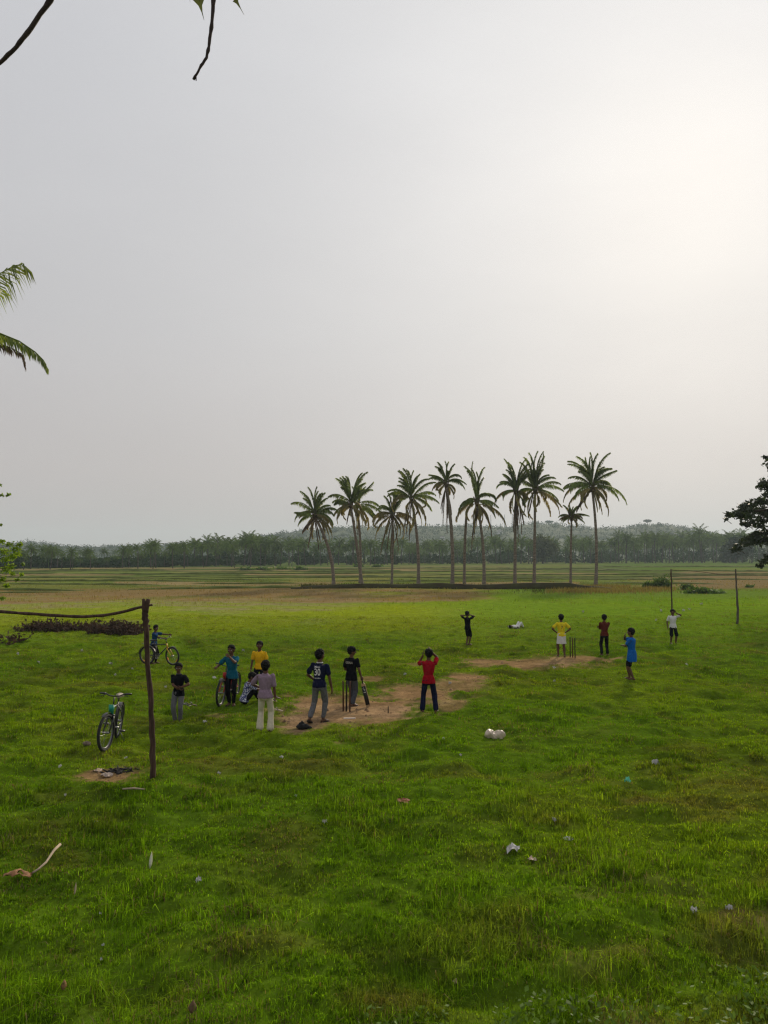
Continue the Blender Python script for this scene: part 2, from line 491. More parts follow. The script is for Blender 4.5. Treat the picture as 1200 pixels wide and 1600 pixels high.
    srows = [(hem, .09 + fl, .064 + fl, -.006), (hem + .03, .088 + fl, .063 + fl, -.006)]
    if hem < -.08: srows.append((-.03, .088 + fl * .6, .064 + fl * .6, -.006))
    srows += [(.055, .08, .058, -.002)] + [q for q in top if q[0] > .08]
    s_ = MB(); s_.loft(trunk(srows, g))
    s_.loft(trunk([(.275, .075, .05, -.006), (.306, .045, .04, -.008), (.318, .036, .036, -.006)], .004))
    for S in 'LR':
        if slv > 0:
            e, w = J['el' + S], J['wr' + S]
            if slv <= 1: end = J['sh' + S].lerp(e, slv); s_.chain([J['sh' + S] - r * sg[S] * .02 * H, J['sh' + S], end], [.030 * H, .0345 * H, .039 * H])
            else: s_.chain([J['sh' + S], e, e.lerp(w, slv - 1)], [.034 * H, .034 * H, .031 * H])
    so = s_.build('shirt', sm, root); remesh(so, .0075, 3); wrinkle(so, .017 * H, 12, 5)
    if collar: MB().torus(nb + u * .008 * H, .041 * H, .007 * H, Matrix((r, u, f)).transposed(), 20, 6).build('collar', collar, so)
    # legwear
    bm_, kind = bottom['m'], bottom.get('kind', 'trousers'); bo = MB()
    w0 = .088
    if kind == 'wrap':
        L_ = bottom.get('len', .27)
        bo.loft(trunk([(.05, .09, .066, -.004), (-.02, .1, .075, -.006), (-L_ * .6, .104, .082, 0), (-L_, .108, .086, .004)], .006))
    else:
        bo.loft(trunk([(.055, .082, .06, -.004), (0, .094, .07, -.008), (-.045, .086, .064, -.006), (-.07, .06, .05, 0)], .003))
        fr, f2 = bottom.get('len', .95), bottom.get('flare', .036)
        for S in 'LR':
            h_, k_, a_ = J['hip' + S], J['knee' + S], J['ank' + S]
            if fr <= .55: bo.chain([h_, h_.lerp(k_, .5), h_.lerp(k_, min(1, fr / .5))], [.051 * H, .051 * H, (f2 + .012) * H])
            else: bo.chain([h_, h_.lerp(k_, .5), k_, k_.lerp(a_, .5), k_.lerp(a_, (fr - .5) / .5)], [.051 * H, .049 * H, .043 * H, (f2 * .6 + .042 * .4) * H, f2 * H])
    bo_ = bo.build({'wrap': 'waist_cloth', 'shorts': 'shorts'}.get(kind, 'trousers'), bm_, root); remesh(bo_, .0075, 3); wrinkle(bo_, .016 * H, 11, 9)
    if sandals:
        for S in 'LR':
            td, dn = J['td' + S], J['dn' + S]; c = J['ank' + S] + td * .035 * H + dn * .038 * H
            sd = td.cross(dn)
            sb = MB(); sb.loft([ell(c + dn * z, .036 * H, .082 * H, sd, td, 16) for z in (-.002, .01)])
            sb.tube([c + sd * .034 * H + td * .02 * H, J['toe' + S] - dn * .018 * H - td * .02 * H, c - sd * .034 * H + td * .02 * H], .006 * H, 6)
            sb.build('sandal', SOLE, root)
    if cap:
        cb = MB(); cb.ball(T(0, -.006, .028), (.064 * H, .074 * H, .058 * H), HM, 20, 12)
        co = cb.build('cap', cap, root); remesh(co, .007, 2)
        MB().loft([[T(.052 * math.cos(t), .045 + .088 * math.sin(t), .022 + z) for t in [math.pi * k / 12 for k in range(13)]] for z in (0, .006)]).build('brim', cap, co)
    bpy.context.view_layer.update()
    return root, so, J

def letters(so, txt, size, x0, z0, m, squeeze=1.0, back=True, name='lettering', tilt=0):
    cu = bpy.data.curves.new('t', 'FONT'); cu.body = txt; cu.size = size; cu.align_x = 'CENTER'; cu.align_y = 'CENTER'; cu.offset = size * .012
    t = bpy.data.objects.new('t', cu); C.objects.link(t)
    me = bpy.data.meshes.new_from_object(t.evaluated_get(bpy.context.evaluated_depsgraph_get()))
    bpy.data.objects.remove(t); bpy.data.curves.remove(cu)
    dat = so.data
    bv = BVHTree.FromPolygons([v.co for v in dat.vertices], [tuple(p.vertices) for p in dat.polygons])
    s = 1 if back else -1
    for v in me.vertices:
        x, z = v.co.x * squeeze, v.co.y
        x, z = x * math.cos(tilt) - z * math.sin(tilt), x * math.sin(tilt) + z * math.cos(tilt)
        x = x0 + s * x; z = z0 + z
        hit = bv.ray_cast(V((x, -s * 1.0, z)), V((0, s, 0)))[0]
        y = (hit.y if hit else 0) - s * .007
        v.co = (x, y, z)
    me.update()
    return link(name, me, m, so, False)

def H_of(px_top, px_foot): return (px_foot - px_top) / (px_foot - HZ) * CAMH

c_navy = cloth('navy_cloth', (.008, .010, .032)); c_black = cloth('black_cloth', (.006, .0065, .009))
c_grey = cloth('grey_cloth', (.115, .115, .125)); c_dgrey = cloth('dark_grey_cloth', (.06, .065, .078))
c_white = cloth('white_cloth', (.58, .57, .57), .06); c_cream = cloth('cream_cloth', (.52, .47, .36), .08)
c_teal = cloth('teal_cloth', (.008, .085, .135)); c_yellow = cloth('yellow_cloth', (.62, .36, .012), .1)
c_lemon = cloth('lemon_cloth', (.62, .50, .02), .1); c_lilac = cloth('lilac_cloth', (.235, .165, .22), .1)
c_red = cloth('red_cloth', (.27, .006, .014)); c_maroon = cloth('maroon_cloth', (.085, .018, .012))
c_blue = cloth('blue_cloth', (.012, .10, .36)); c_ink = cloth('ink_blue_cloth', (.012, .045, .12))
c_print = mat('printed_cloth', (.03, .04, .14), .9, .2, 38, col2=(.62, .63, .72), thr=(.50, .58))
m_ink = mat('shirt_ink', (.62, .60, .62), .8, .05, 60); m_inkd = mat('dark_shirt_ink', (.05, .04, .03), .8, .05, 60)
m_inky = mat('pale_shirt_ink', (.42, .40, .34), .8, .05, 60)

PE = {}
# boy leaning over the yellow bicycle
PE['bike'] = person('boy in ink blue shirt gripping the handlebars of the yellow bicycle', at(240, 1037), 98, 1.27,
    dict(m=c_ink), dict(m=c_black, flare=.034), lean=(0, .10), hands={'R': (-.06, .25, .66), 'L': (-.30, .31, .73)}, feet={'L': (-.05, .03), 'R': (.06, -.03)},
    head=(25, 0), face=True)
PE['polo'] = person('boy in black polo shirt and grey trousers standing alone with hands clasped', at(278, 1129), 182, H_of(1038, 1130),
    dict(m=c_black, hem=-.055), dict(m=c_grey, flare=.042), hands={'L': (-.085, .15, .625), 'R': (-.05, .15, .60)}, elbow={'L': (-1, -.4, -.3), 'R': (1, -.2, -.3)},
    palm={'L': (1, 0, 0), 'R': (-1, .2, .2)}, curl={'L': .6, 'R': .6}, head=(-8, -4), face=True, feet={'L': (-.045, 0), 'R': (.05, .01)}, sandals=True, collar=c_dgrey)
PE['teal'] = person('boy in teal shirt with hand at chin standing beside the red bicycle', at(362, 1102), 186, H_of(1009, 1104),
    dict(m=c_teal, hem=-.06), dict(m=c_black, flare=.035), lean=(.03, .02), hands={'R': (.215, .16, .665), 'L': (.012, .13, .83)}, elbow={'R': (.5, -1, -.4), 'L': (-.9, .4, -.8)},
    palm={'R': (0, 0, -1), 'L': (.6, -.8, 0)}, curl={'R': .75, 'L': .5}, head=(6, -3), face=True, feet={'L': (-.04, 0), 'R': (.045, -.02)}, sandals=True)
PE['gold'] = person('boy in golden yellow shirt and black trousers, half hidden behind the lilac shirt', at(405, 1085), 178, H_of(1003, 1085),
    dict(m=c_yellow, hem=-.03), dict(m=c_black), hands={'R': (.16, .03, .475), 'L': (-.16, .03, .48)}, head=(0, 0), face=True)
PE['print'] = person('boy in blue and white printed shirt sitting hunched on the grass', at(382, 1100), 66, 1.36,
    dict(m=c_print, hem=-.03, grow=.016), dict(m=c_black, len=.92), pel=(0, 0, .075), u=(0, .27, 1), r=(1, 0, 0), feet={'L': (-.08, .30, .045), 'R': (.08, .28, .045)},
    knee={'L': (-.2, .3, 1), 'R': (.2, .3, 1)}, hands={'L': (-.05, .36, .20), 'R': (.06, .34, .20)}, elbow={'L': (-1, 0, -.2), 'R': (1, 0, -.2)}, head=(15, -18), face=True)
PE['lilac'] = person('boy in faded lilac shirt and wide cream trousers seen from behind', at(414, 1142), 2, H_of(1035, 1143),
    dict(m=c_lilac, hem=-.035, grow=.016, sleeve=.8), dict(m=c_cream, flare=.052, len=.99), hands={'R': (.14, .03, .475), 'L': (-.11, .14, .60)}, elbow={'L': (-1, -.5, 0)},
    feet={'L': (-.075, 0), 'R': (.08, -.01)}, hairlen=1.2)
PE['jersey'] = person('tall boy in navy jersey numbered 30 walking behind the near stumps', at(499, 1129), 18, 1.55,
    dict(m=c_navy, hem=-.02), dict(m=c_grey, flare=.036, len=.92), lean=(.0, .02), hands={'R': (.175, .05, .42), 'L': (-.12, .12, .56)}, elbow={'L': (-1, -.7, 0), 'R': (.6, -1, 0)},
    feet={'L': (-.105, -.10, .07), 'R': (.035, .045)}, toe={'L': (-.1, 1, -.55), 'R': (.5, 1, 0)}, head=(20, 0), sandals=True, collar=c_white)
PE['bat'] = person('boy in black shirt and dark cap holding a cricket bat', at(549, 1103), 24, H_of(1014, 1106),
    dict(m=c_black, hem=-.07, grow=.016), dict(m=c_dgrey, flare=.042), hands={'R': (.172, .03, .505), 'L': (-.10, .14, .56)}, elbow={'R': (.4, -1, 0)},
    head=(52, -4), feet={'L': (-.03, .06), 'R': (.04, -.03)}, toe={'L': (.6, 1, 0), 'R': (.7, 1, 0)}, sandals=True, cap=c_black, curl={'R': .95}, hdir={'R': (.25, .1, -1)}, palm={'R': (-.6, .8, 0)})
PE['red'] = person('boy in red shirt and navy trousers with both hands raised to his head', at(670, 1113), 4, H_of(1018, 1115),
    dict(m=c_red, hem=-.05), dict(m=c_navy, flare=.046), hands={'R': (.04, .10, .95), 'L': (-.095, .14, .885)}, elbow={'R': (.35, 1, .3), 'L': (-.7, .8, -.9)},
    palm={'R': (-1, 0, 0), 'L': (1, 0, 0)}, feet={'L': (-.098, 0), 'R': (.112, -.01)}, head=(-12, 4), hdir={'R': (-.3, -.1, 1), 'L': (.05, .1, 1)})
PE['night'] = person('boy in black shirt and shorts with both elbows raised, hands behind his head', at(731, 1008), 50, H_of(957, 1009),
    dict(m=c_black, hem=-.05, grow=.014), dict(m=c_black, kind='shorts', len=.46, flare=.04), lean=(-.03, -.02), hands={'R': (.045, .04, .905), 'L': (-.05, -.03, .885)},
    elbow={'R': (.9, .4, -.8), 'L': (-1, -.3, -.9)}, feet={'L': (-.03, -.02), 'R': (.005, .05)}, head=(0, -5), palm={'R': (-1, 0, 0), 'L': (1, 0, 0)}, hdir={'R': (-1, .1, .1), 'L': (1, .1, .1)})
PE['lying'] = person('boy lying on his back on the grass with knees bent up', at(805, 983), 48, 1.25,
    dict(m=c_white, hem=-.03), dict(m=c_white, len=.9), pel=(0, .12, .085), u=(0, -1, .06), r=(1, 0, 0), pr=(1, 0, 0), feet={'L': (-.08, .47, .08), 'R': (.07, .45, .045)},
    knee={'L': (0, .3, 1), 'R': (0, .2, 1)}, toe={'L': (0, .9, .3), 'R': (0, 1, -.1)}, hands={'L': (-.20, -.02, .05), 'R': (.21, -.05, .05)}, elbow={'L': (-1, 0, 0), 'R': (1, 0, 0)}, face=True)
PE['seven'] = person('boy in lemon yellow shirt numbered 7 and white waist cloth, hands on hips', at(877.5, 1026.5), 0, H_of(962, 1027),
    dict(m=c_lemon, hem=-.02), dict(m=c_white, kind='wrap', len=.20), hands={'R': (.105, .02, .575), 'L': (-.105, .02, .575)}, elbow={'R': (1, -.25, 0), 'L': (-1, -.25, 0)},
    feet={'L': (-.07, .02), 'R': (.07, -.02)}, hdir={'R': (-.5, .7, -.5), 'L': (.5, .7, -.5)}, palm={'R': (-1, 0, 0), 'L': (1, 0, 0)})
PE['maroon'] = person('boy in maroon shirt and black trousers with folded arms seen from behind', at(945, 1024), 0, H_of(961, 1025),
    dict(m=c_maroon, hem=-.03, sleeve=.9), dict(m=c_black, flare=.038), hands={'R': (-.06, .13, .68), 'L': (.06, .14, .665)}, elbow={'R': (1, -.1, -.6), 'L': (-1, -.1, -.6)}, feet={'L': (-.07, 0), 'R': (.07, 0)})
PE['tunic'] = person('boy in long bright blue shirt facing sideways with hand at his mouth', at(987.5, 1062), -62, H_of(985, 1064),
    dict(m=c_blue, hem=-.155, grow=.018, flare=.012), dict(m=c_black, kind='shorts', len=.42, flare=.04), hands={'L': (.06, .17, .66), 'R': (.03, .13, .85)}, elbow={'L': (-1, -.3, -.4), 'R': (1, .2, -.7)},
    palm={'R': (-.5, -.8, 0), 'L': (0, 0, -1)}, feet={'L': (-.045, -.03), 'R': (.04, .05)}, head=(8, 0), face=True)
PE['tee'] = person('boy in white shirt and black shorts touching his head before the far goal', at(1052, 1006), 180, H_of(953, 1007),
    dict(m=c_white, hem=-.045, grow=.015), dict(m=c_black, kind='shorts', len=.5, flare=.042), hands={'L': (-.075, .07, .90), 'R': (.165, .02, .50)}, elbow={'L': (-1, .3, -.5)},
    palm={'L': (1, 0, 0)}, feet={'L': (-.075, 0), 'R': (.07, 0)}, face=True, hdir={'L': (.2, 0, 1)})

so = PE['jersey'][1]; h = 1.55
letters(so, 'Messi', .062, -.012, .775 * h, m_ink, .95)
letters(so, '30', .205, -.012, .70 * h, m_ink, .72)
letters(so, 'ooredoo', .045, -.012, .622 * h, m_ink, .9)
so = PE['bat'][1]; h = H_of(1014, 1106)
letters(so, 'KERALA', .075, -.015, .745 * h, m_inky, .72)
so = PE['seven'][1]; h = H_of(962, 1027)
letters(so, '7', .15, 0, .70 * h, m_inkd, .8)
so = PE['tee'][1]; h = H_of(953, 1007)
MB().box((-.065, .112, .49 * h), (.035, .006, .022)).build('hem_badge', c_black, so)
# ------------------------------------------------------------------ bicycles
RUB = mat('tyre_rubber', (.018, .018, .018), .85, .3, 60); RIMM = mat('rim_alloy', (.16, .16, .17), .4, .15, 30, metal=.8)
STEEL = mat('steel', (.25, .25, .26), .35, .2, 30, metal=.9); BLK = mat('black_paint', (.012, .012, .014), .4, .3, 20, spec=.5)
GRN = mat('green_paint', (.01, .25, .17), .4, .15, 20, spec=.5); YEL = mat('yellow_paint', (.55, .33, .02), .4, .2, 20, spec=.5)
REDP = mat('red_paint', (.42, .012, .012), .4, .2, 20, spec=.5); ORG = mat('orange_reflector', (.75, .28, .03), .3, .1, 30, spec=.6)
TAN = mat('worn_saddle', (.30, .25, .20), .6, .3, 30); WHT = mat('white_plate', (.6, .6, .58), .5, .1, 30)
BX = Matrix.Rotation(R(90), 3, 'Z')

def bicycle(label, loc, a, r, lean=0, steer=0, fm=BLK, headm=None, forkm=None, saddle=BLK, guards=None, carrier=False, refl=None, stand=True, grips=BLK, light=None):
    k = r / .33
    root = empty('bicycle', loc, 0, label, 'bicycle'); root.rotation_euler = (0, R(lean), -R(a))
    K = lambda x, y, z: V((x * k, y * k, r + z * k))
    rh, fh, bb, stt = K(0, -.5, 0), K(0, .53, 0), K(0, -.07, -.03), K(0, -.20, .40)
    ht, hb, bar = K(0, .27, .42), K(0, .305, .30), K(0, .235, .60)
    ax = (ht - hb).normalized(); SR = Matrix.Rotation(R(steer), 3, ax)
    st = lambda p: hb + SR @ (V(p) - hb)
    fr = MB()
    fr.tube([bb, stt + (stt - bb).normalized() * .02], .016 * k, 8); fr.tube([hb + ax * .02, bb], .021 * k, 10)
    fr.tube([ht - ax * .02, stt - V((0, 0, .03 * k))], .017 * k, 8)
    for s in (-1, 1):
        fr.tube([bb + V((s * .02 * k, -.02, 0)), K(s * .055, -.3, -.01), rh + V((s * .06 * k, 0, 0))], .010 * k, 6)
        fr.tube([stt - V((0, 0, .05 * k)), K(s * .05, -.34, .2), rh + V((s * .06 * k, 0, 0))], .009 * k, 6)
    fr.tube([stt, stt + V((0, -.03 * k, .10 * k))], .013 * k, 8)
    F_ = fr.build('frame', fm, root)
    MB().tube([hb - ax * .02, ht + ax * .015], .024 * k, 10).build('head_tube', headm or fm, F_)
    fk = MB()
    for s in (-1, 1):
        fk.tube([st(hb - ax * .035 + V((s * .03 * k, 0, 0))), st(K(s * .055, .36, .22)), st(K(s * .058, .53, 0))], [.017 * k, .019 * k, .012 * k], 8)
    fk.box(st(hb - ax * .035), (.11 * k, .05 * k, .03 * k), SR); fk.build('fork', forkm or fm, root)
    hbm = MB(); hbm.tube([st(ht), st(bar - V((0, .0, .02)))], .014 * k, 8)
    pts = [(-.29, .17, .635), (-.17, .20, .635), (-.09, .235, .605), (0, .245, .60), (.09, .235, .605), (.17, .20, .635), (.29, .17, .635)]
    hbm.tube([st(K(*p)) for p in pts], .0125 * k, 8)
    for s in (-1, 1): hbm.tube([st(K(s * .16, .225, .63)), st(K(s * .2, .25, .615)), st(K(s * .27, .24, .60))], .006 * k, 5)   # brake levers
    HB = hbm.build('handlebar', BLK, root)
    for s in (-1, 1): MB().tube([st(K(s * .185, .197, .636)), st(K(s * .30, .168, .636))], [.018 * k, .0165 * k], 10).build('grip', grips, HB)
    sd = MB(); sc = stt + V((0, -.035 * k, .125 * k))
    sd.loft([[sc + V((x * w * k, y * k, z * k)) for (x, z) in ((-1, -.02), (-.9, .012), (-.4, .03), (.4, .03), (.9, .012), (1, -.02), (.4, -.03), (-.4, -.03))]
             for (y, w) in ((-.13, .055), (-.11, .078), (-.05, .075), (.02, .04), (.09, .024), (.13, .014))])
    sd.build('saddle', saddle, root)
    for hub, S in ((rh, None), (fh, st)):
        W = Matrix.Rotation(R(steer), 3, ax) @ BX if S else BX
        c = S(hub) if S else hub; T = lambda p: c + W @ V(p)
        wm = MB().tube([T((0, -.06 * k, 0)), T((0, .06 * k, 0))], .02 * k, 10).build('wheel', STEEL, root)
        MB().torus(c, r - .027 * k, .027 * k, W, 48, 10).build('tyre', RUB, wm)
        MB().torus(c, r - .062 * k, .013 * k, W, 48, 6).build('rim', RIMM, wm)
        sp = MB()
        for i in range(24):
            t = 2 * math.pi * i / 24; t2 = t + (.35 if i % 2 else -.35); y = (.03 if i % 4 < 2 else -.03) * k
            sp.tube([T((math.cos(t2) * .02 * k, y, math.sin(t2) * .02 * k)), T((math.cos(t) * (r - .065 * k), 0, math.sin(t) * (r - .065 * k)))], .0016 * k, 3, False)
        sp.build('spokes', STEEL, wm)
        if refl:
            for t in (R(205), R(-35)) if S else (R(-118),):
                b_ = MB().torus(c, r - .085 * k, .02 * k, W, 6, 6, t - .22, t + .22); b_.build('reflector', refl, wm)
        if guards:
            a0, a1 = (R(20), R(175)) if not S else (R(62), R(125))
            g = MB(); rg = r + .018 * k; n = 16
            for i in range(n):
                q = [T((rg * math.cos(t), y * k, rg * math.sin(t))) for t in (a0 + (a1 - a0) * i / n, a0 + (a1 - a0) * (i + 1) / n) for y in (-.028, .028)]
                g.poly([q[0], q[1], q[3], q[2]])
                g.poly([p + (p - c).normalized() * .003 for p in (q[0], q[2], q[3], q[1])])
            g.build('mudguard', guards, root)
        if not S or carrier: pass
    cr = MB(); cr.torus(bb + V((.045 * k, 0, 0)), .085 * k, .006 * k, BX, 24, 5); cr.tube([bb - V((.08 * k, 0, 0)), bb + V((.08 * k, 0, 0))], .014 * k, 8)
    cd = V((0, math.cos(.6), math.sin(.6))) * .16 * k
    ends = []
    for s in (-1, 1):
        p0 = bb + V((s * .075 * k, 0, 0)); p1 = p0 + cd * s; cr.tube([p0, p1], .010 * k, 6); ends.append((s, p1))
    CR = cr.build('crank', STEEL, root)
    for s, p in ends: MB().box(p + V((s * .055 * k, 0, 0)), (.09 * k, .085 * k, .024 * k)).build('pedal', BLK, CR)
    ch = MB(); o1, o2 = bb + V((.045 * k, 0, .085 * k)), rh + V((.045 * k, 0, .035 * k)); q1, q2 = bb + V((.045 * k, 0, -.085 * k)), rh + V((.045 * k, 0, -.035 * k))
    ch.tube([o1, o2], .005 * k, 5); ch.tube([q1, q2], .005 * k, 5); ch.torus(rh + V((.045 * k, 0, 0)), .035 * k, .006 * k, BX, 16, 5); ch.build('chain', BLK, root)
    if stand: MB().tube([K(-.05, -.2, -.06), K(-.19, -.23, -.325)], .008 * k, 6).build('kickstand', STEEL, root)
    if carrier:
        cm = MB()
        for s in (-1, 0, 1): cm.tube([K(s * .055, -.24, .39), K(s * .055, -.70, .39)], .007 * k, 6)
        for y in (-.3, -.5, -.69): cm.tube([K(-.06, y, .392), K(.06, y, .392)], .006 * k, 6)
        for s in (-1, 1): cm.tube([K(s * .055, -.6, .39), K(s * .065, -.5, 0)], .006 * k, 6)
        cm.build('carrier', BLK, root)
    if light: MB().box(st(K(0, .35, .40)), (.09 * k, .015, .13 * k), SR).build('front_plate', light, root)
    return root

p = at(246, 1040)
bicycle('yellow and black bicycle with orange reflectors held by the boy in ink blue', p + V((.02, .17, 0)), 106, .305, fm=BLK, headm=YEL, forkm=YEL, refl=ORG, carrier=True, guards=BLK, stand=False, steer=-14, light=None)
p = at(344.5, 1104)
d = V((math.sin(R(188)), math.cos(R(188)), 0))
bicycle('red bicycle standing front wheel first beside the boy in teal', p - d * .53, 189, .335, lean=-3, fm=REDP, headm=REDP, forkm=REDP, guards=BLK, steer=2, stand=False, grips=BLK, light=REDP)
p = at(165, 1174)
d = V((math.sin(R(172)), math.cos(R(172)), 0))
bicycle('black bicycle with green head tube parked alone on its kickstand', p - d * .53, 172, .335, lean=-5, fm=BLK, headm=GRN, forkm=BLK, saddle=TAN, guards=BLK, steer=-13, light=GRN)

# ------------------------------------------------------------------ cricket gear
WOODD = mat('stump_wood', (.085, .035, .022), .6, .3, 9, stretch=(4, 4, .6)); WOODB = mat('black_wood', (.014, .013, .013), .6, .3, 9)
def stump(label, px, py, h, m, grp, lean=(0, 0)):
    p = at(px, py); sb = MB()
    sb.tube([(0, 0, -.06), (0, 0, h - .05), (lean[0] * h, lean[1] * h, h - .008), (lean[0] * h, lean[1] * h, h)], [.0185, .0185, .017, .011], 10)
    o = sb.build('cricket_stump', m, None); o.location = p; o.rotation_euler = (lean[1], lean[0], rnd.random())
    tag(o, label, 'stump', grp)
    MB().tube([(0, 0, h - .09), (0, 0, h - .075)], .0195, 10).build('band', BLK if m is WOODD else WOODD, o)
stump('brown stump at the left of the near wicket', 536.4, 1111.5, .70, WOODD, 'near stumps', (-.01, 0))
stump('black stump in the middle of the near wicket', 541.2, 1111.6, .70, WOODB, 'near stumps', (.004, 0))
stump('brown stump at the right of the near wicket, by the batsman', 546.6, 1112.6, .70, WOODD, 'near stumps', (.012, 0))
stump('black stump of the far wicket next to the boy in the white waist cloth', 891, 1027, .71, WOODB, 'far stumps', (.004, 0))
stump('brown stump in the middle of the far wicket', 894.8, 1027.4, .70, WOODD, 'far stumps')
stump('black stump of the far wicket, the one farthest from the yellow shirt', 898.6, 1027.8, .70, WOODB, 'far stumps', (-.006, 0))
p = at(606.5, 1114)
o = MB().tube([(0, 0, -.04), (0, 0, .12), (.004, 0, .155)], [.012, .011, .006], 8).build('wooden_peg', WOODB); o.location = p; tag(o, 'short dark peg stuck in the dirt between batsman and boy in red', 'peg')

_, _, J = PE['bat']; root = PE['bat'][0]
hand = root.matrix_world @ (J['wrR'] + J['hdR'] * .06)
toe = at(576, 1105) + V((0, 0, .01))
WILLOW = mat('bat_willow', (.30, .20, .10), .5, .25, 7, spec=.4); BATB = mat('bat_cover', (.016, .016, .015), .5, .3, 30); BATW = mat('bat_sticker', (.50, .50, .46), .5, .1, 40)
d = (hand - toe); L_ = d.length; z = d.normalized(); x = V((1, -.25, 0)); x = (x - z * x.dot(z)).normalized(); y = z.cross(x)
broot = empty('cricket_bat', toe, 0, 'cricket bat with a dark back and pale edge, resting on its toe', 'bat')
broot.matrix_world = Matrix.Translation(toe) @ Matrix((x, y, z)).transposed().to_4x4()
bl = MB(); rings = []
for (zz, w, t0, t1) in ((0, .045, .012, .012), (.02, .053, .014, .018), (.15, .054, .014, .034), (.35, .054, .013, .03), (.50, .053, .012, .022), (.55, .042, .012, .018), (.575, .018, .012, .014)):
    rings.append([V((w, -t0, zz)), V((w, .006, zz)), V((.2 * w, t1, zz)), V((-.2 * w, t1, zz)), V((-w, .006, zz)), V((-w, -t0, zz))])
B_ = bl.loft(rings).build('blade', WILLOW, broot, False)
MB().box((-.004, -.0155, .27), (.098, .004, .44)).build('dark_face', BATB, B_)
fig = MB()
fig.torus((-.006, -.0195, .44), .017, .005, None, 12, 5, R(60), R(300)); fig.torus((.0, -.0195, .405), .017, .005, None, 12, 5, R(-120), R(120)); fig.box((-.004, -.0185, .345), (.055, .003, .016))
fig.build('bat_emblem', BATW, B_)
MB().tube([(0, 0, .55), (0, 0, L_ + .05), (0, 0, L_ + .06)], [.017, .016, .011], 10).build('handle', BATB, broot)

# ------------------------------------------------------------------ goal frames of rough poles
BARK = mat('pole_bark', (.062, .034, .025), .95, .45, 9, bump=.8, stretch=(3, 3, .5)); BARK2 = mat('grey_pole_bark', (.085, .07, .058), .95, .4, 9, bump=.8, stretch=(3, 3, .5))
def rough(pts, rads, sub=9, amp=.018, seed=0, n=10):
    rr = random.Random(seed); P_, R_ = [], []
    for i in range(len(pts) - 1):
        for k in range(sub):
            t = k / sub; q = V(pts[i]).lerp(V(pts[i + 1]), t)
            P_.append(q + V((rr.uniform(-amp, amp), rr.uniform(-amp, amp), rr.uniform(-amp, amp) * .4))); R_.append((rads[i] * (1 - t) + rads[i + 1] * t) * rr.uniform(.9, 1.12))
    P_.append(V(pts[-1])); R_.append(rads[-1])
    return P_, R_
b = at(240.5, 1214); Yd = b.y
groot = empty('goal_frame', b, 0, 'near goal frame of forked wooden post with a bent pole laid across', 'goal')
W = lambda px, py, dy=0: at_depth(px, py, Yd + dy) - b
pm = MB()
P_, R_ = rough([(0, 0, -.15), W(237, 1130), W(231, 1030), W(227.5, 975), W(226.5, 950)], [.047, .044, .041, .046, .054], 6, .012, 4)
pm.tube(P_, R_, 12); q = W(226.5, 957)
pm.tube(rough([q, W(224.2, 936)], [.045, .027], 4, .004, 1)[0], [.045, .04, .035, .03, .027], 9); pm.tube(rough([q, W(232, 936)], [.05, .034], 4, .004, 2)[0], [.05, .045, .04, .038, .034], 9)
Po = pm.build('post', BARK, groot)
pb = MB(); P_, R_ = rough([W(-84, 944), W(-40, 950), W(0, 955.5), W(40, 958.5), W(90, 962), W(130, 963.5), W(160, 962), W(190, 956.5), W(215, 950), W(238, 945)], [.031, .028, .026, .025, .025, .025, .025, .025, .024, .018], 3, .007, 8)
pb.tube(P_, R_, 9).build('crossbar', BARK, groot)
pm = MB(); e = W(-84, 950)
P_, R_ = rough([(e.x - .05, 0, -.15), (e.x, 0, 1.4), e], [.062, .055, .05], 8, .014, 14); pm.tube(P_, R_, 10)
pm.tube([e - V((0, 0, .03)), e + V((-.06, 0, .14))], [.035, .025], 8); pm.tube([e - V((0, 0, .03)), e + V((.07, 0, .13))], [.035, .025], 8); pm.build('post', BARK, groot)

b = at(1152, 975); Yd = b.y
groot = empty('goal_frame', b, 0, 'far goal frame of two thin poles with a slack thin crossbar', 'goal')
W = lambda px, py, dy=0: at_depth(px, py, Yd + dy) - b
P_, R_ = rough([(0, 0, -.15), W(1152.8, 950), W(1150.5, 915), W(1149.5, 889)], [.066, .058, .04, .032], 6, .014, 21)
MB().tube(P_, R_, 9).build('post', BARK2, groot)
lb = at(1050, 975) - b
P_, R_ = rough([(W(1050.5, 975).x, 0, -.12), W(1049.5, 940), W(1048.5, 889)], [.045, .04, .032], 6, .008, 23)
MB().tube(P_, R_, 8).build('post', BARK, groot)
P_, R_ = rough([W(1047.5, 890.5), W(1075, 891.5), W(1100, 894), W(1125, 897.5), W(1153, 897)], [.014, .013, .013, .017, .018], 4, .008, 25)
MB().tube(P_, R_, 6).build('crossbar', BARK, groot)
# ------------------------------------------------------------------ palms
PFR = leafmat('palm_frond', (.17, .23, .06), .52, .5, scale=.5, tint=(1.3, 1.15, .5), rough=.5, spec=.35)
PFR2 = leafmat('olive_palm_frond', (.25, .23, .09), .5, .45, scale=.5, tint=(1.3, 1.05, .5), rough=.55)
PDRY = leafmat('dry_palm_frond', (.125, .088, .055), .25, .4, scale=.6, tint=(1.2, 1, .7), rough=.85)
PTR = mat('palm_trunk', (.175, .145, .118), .95, .4, 2.2, bump=.6, stretch=(1.5, 1.5, 5), spec=.1); NUT = mat('coconut', (.09, .06, .02), .5, .3, 4)

class TR:
    """numpy collector of triangles"""
    def __init__(s): s.v = []; s.f = []; s.n = 0
    def add(s, v, f):
        s.v.append(np.asarray(v, np.float32)); s.f.append(np.asarray(f, np.int64) + s.n); s.n += len(v)
    def arr(s): return np.concatenate(s.v), np.concatenate(s.f)
    def build(s, name, m, parent=None, col=None):
        v, f = s.arr(); return link(name, np_mesh(name, v, f, col), m, parent, False)

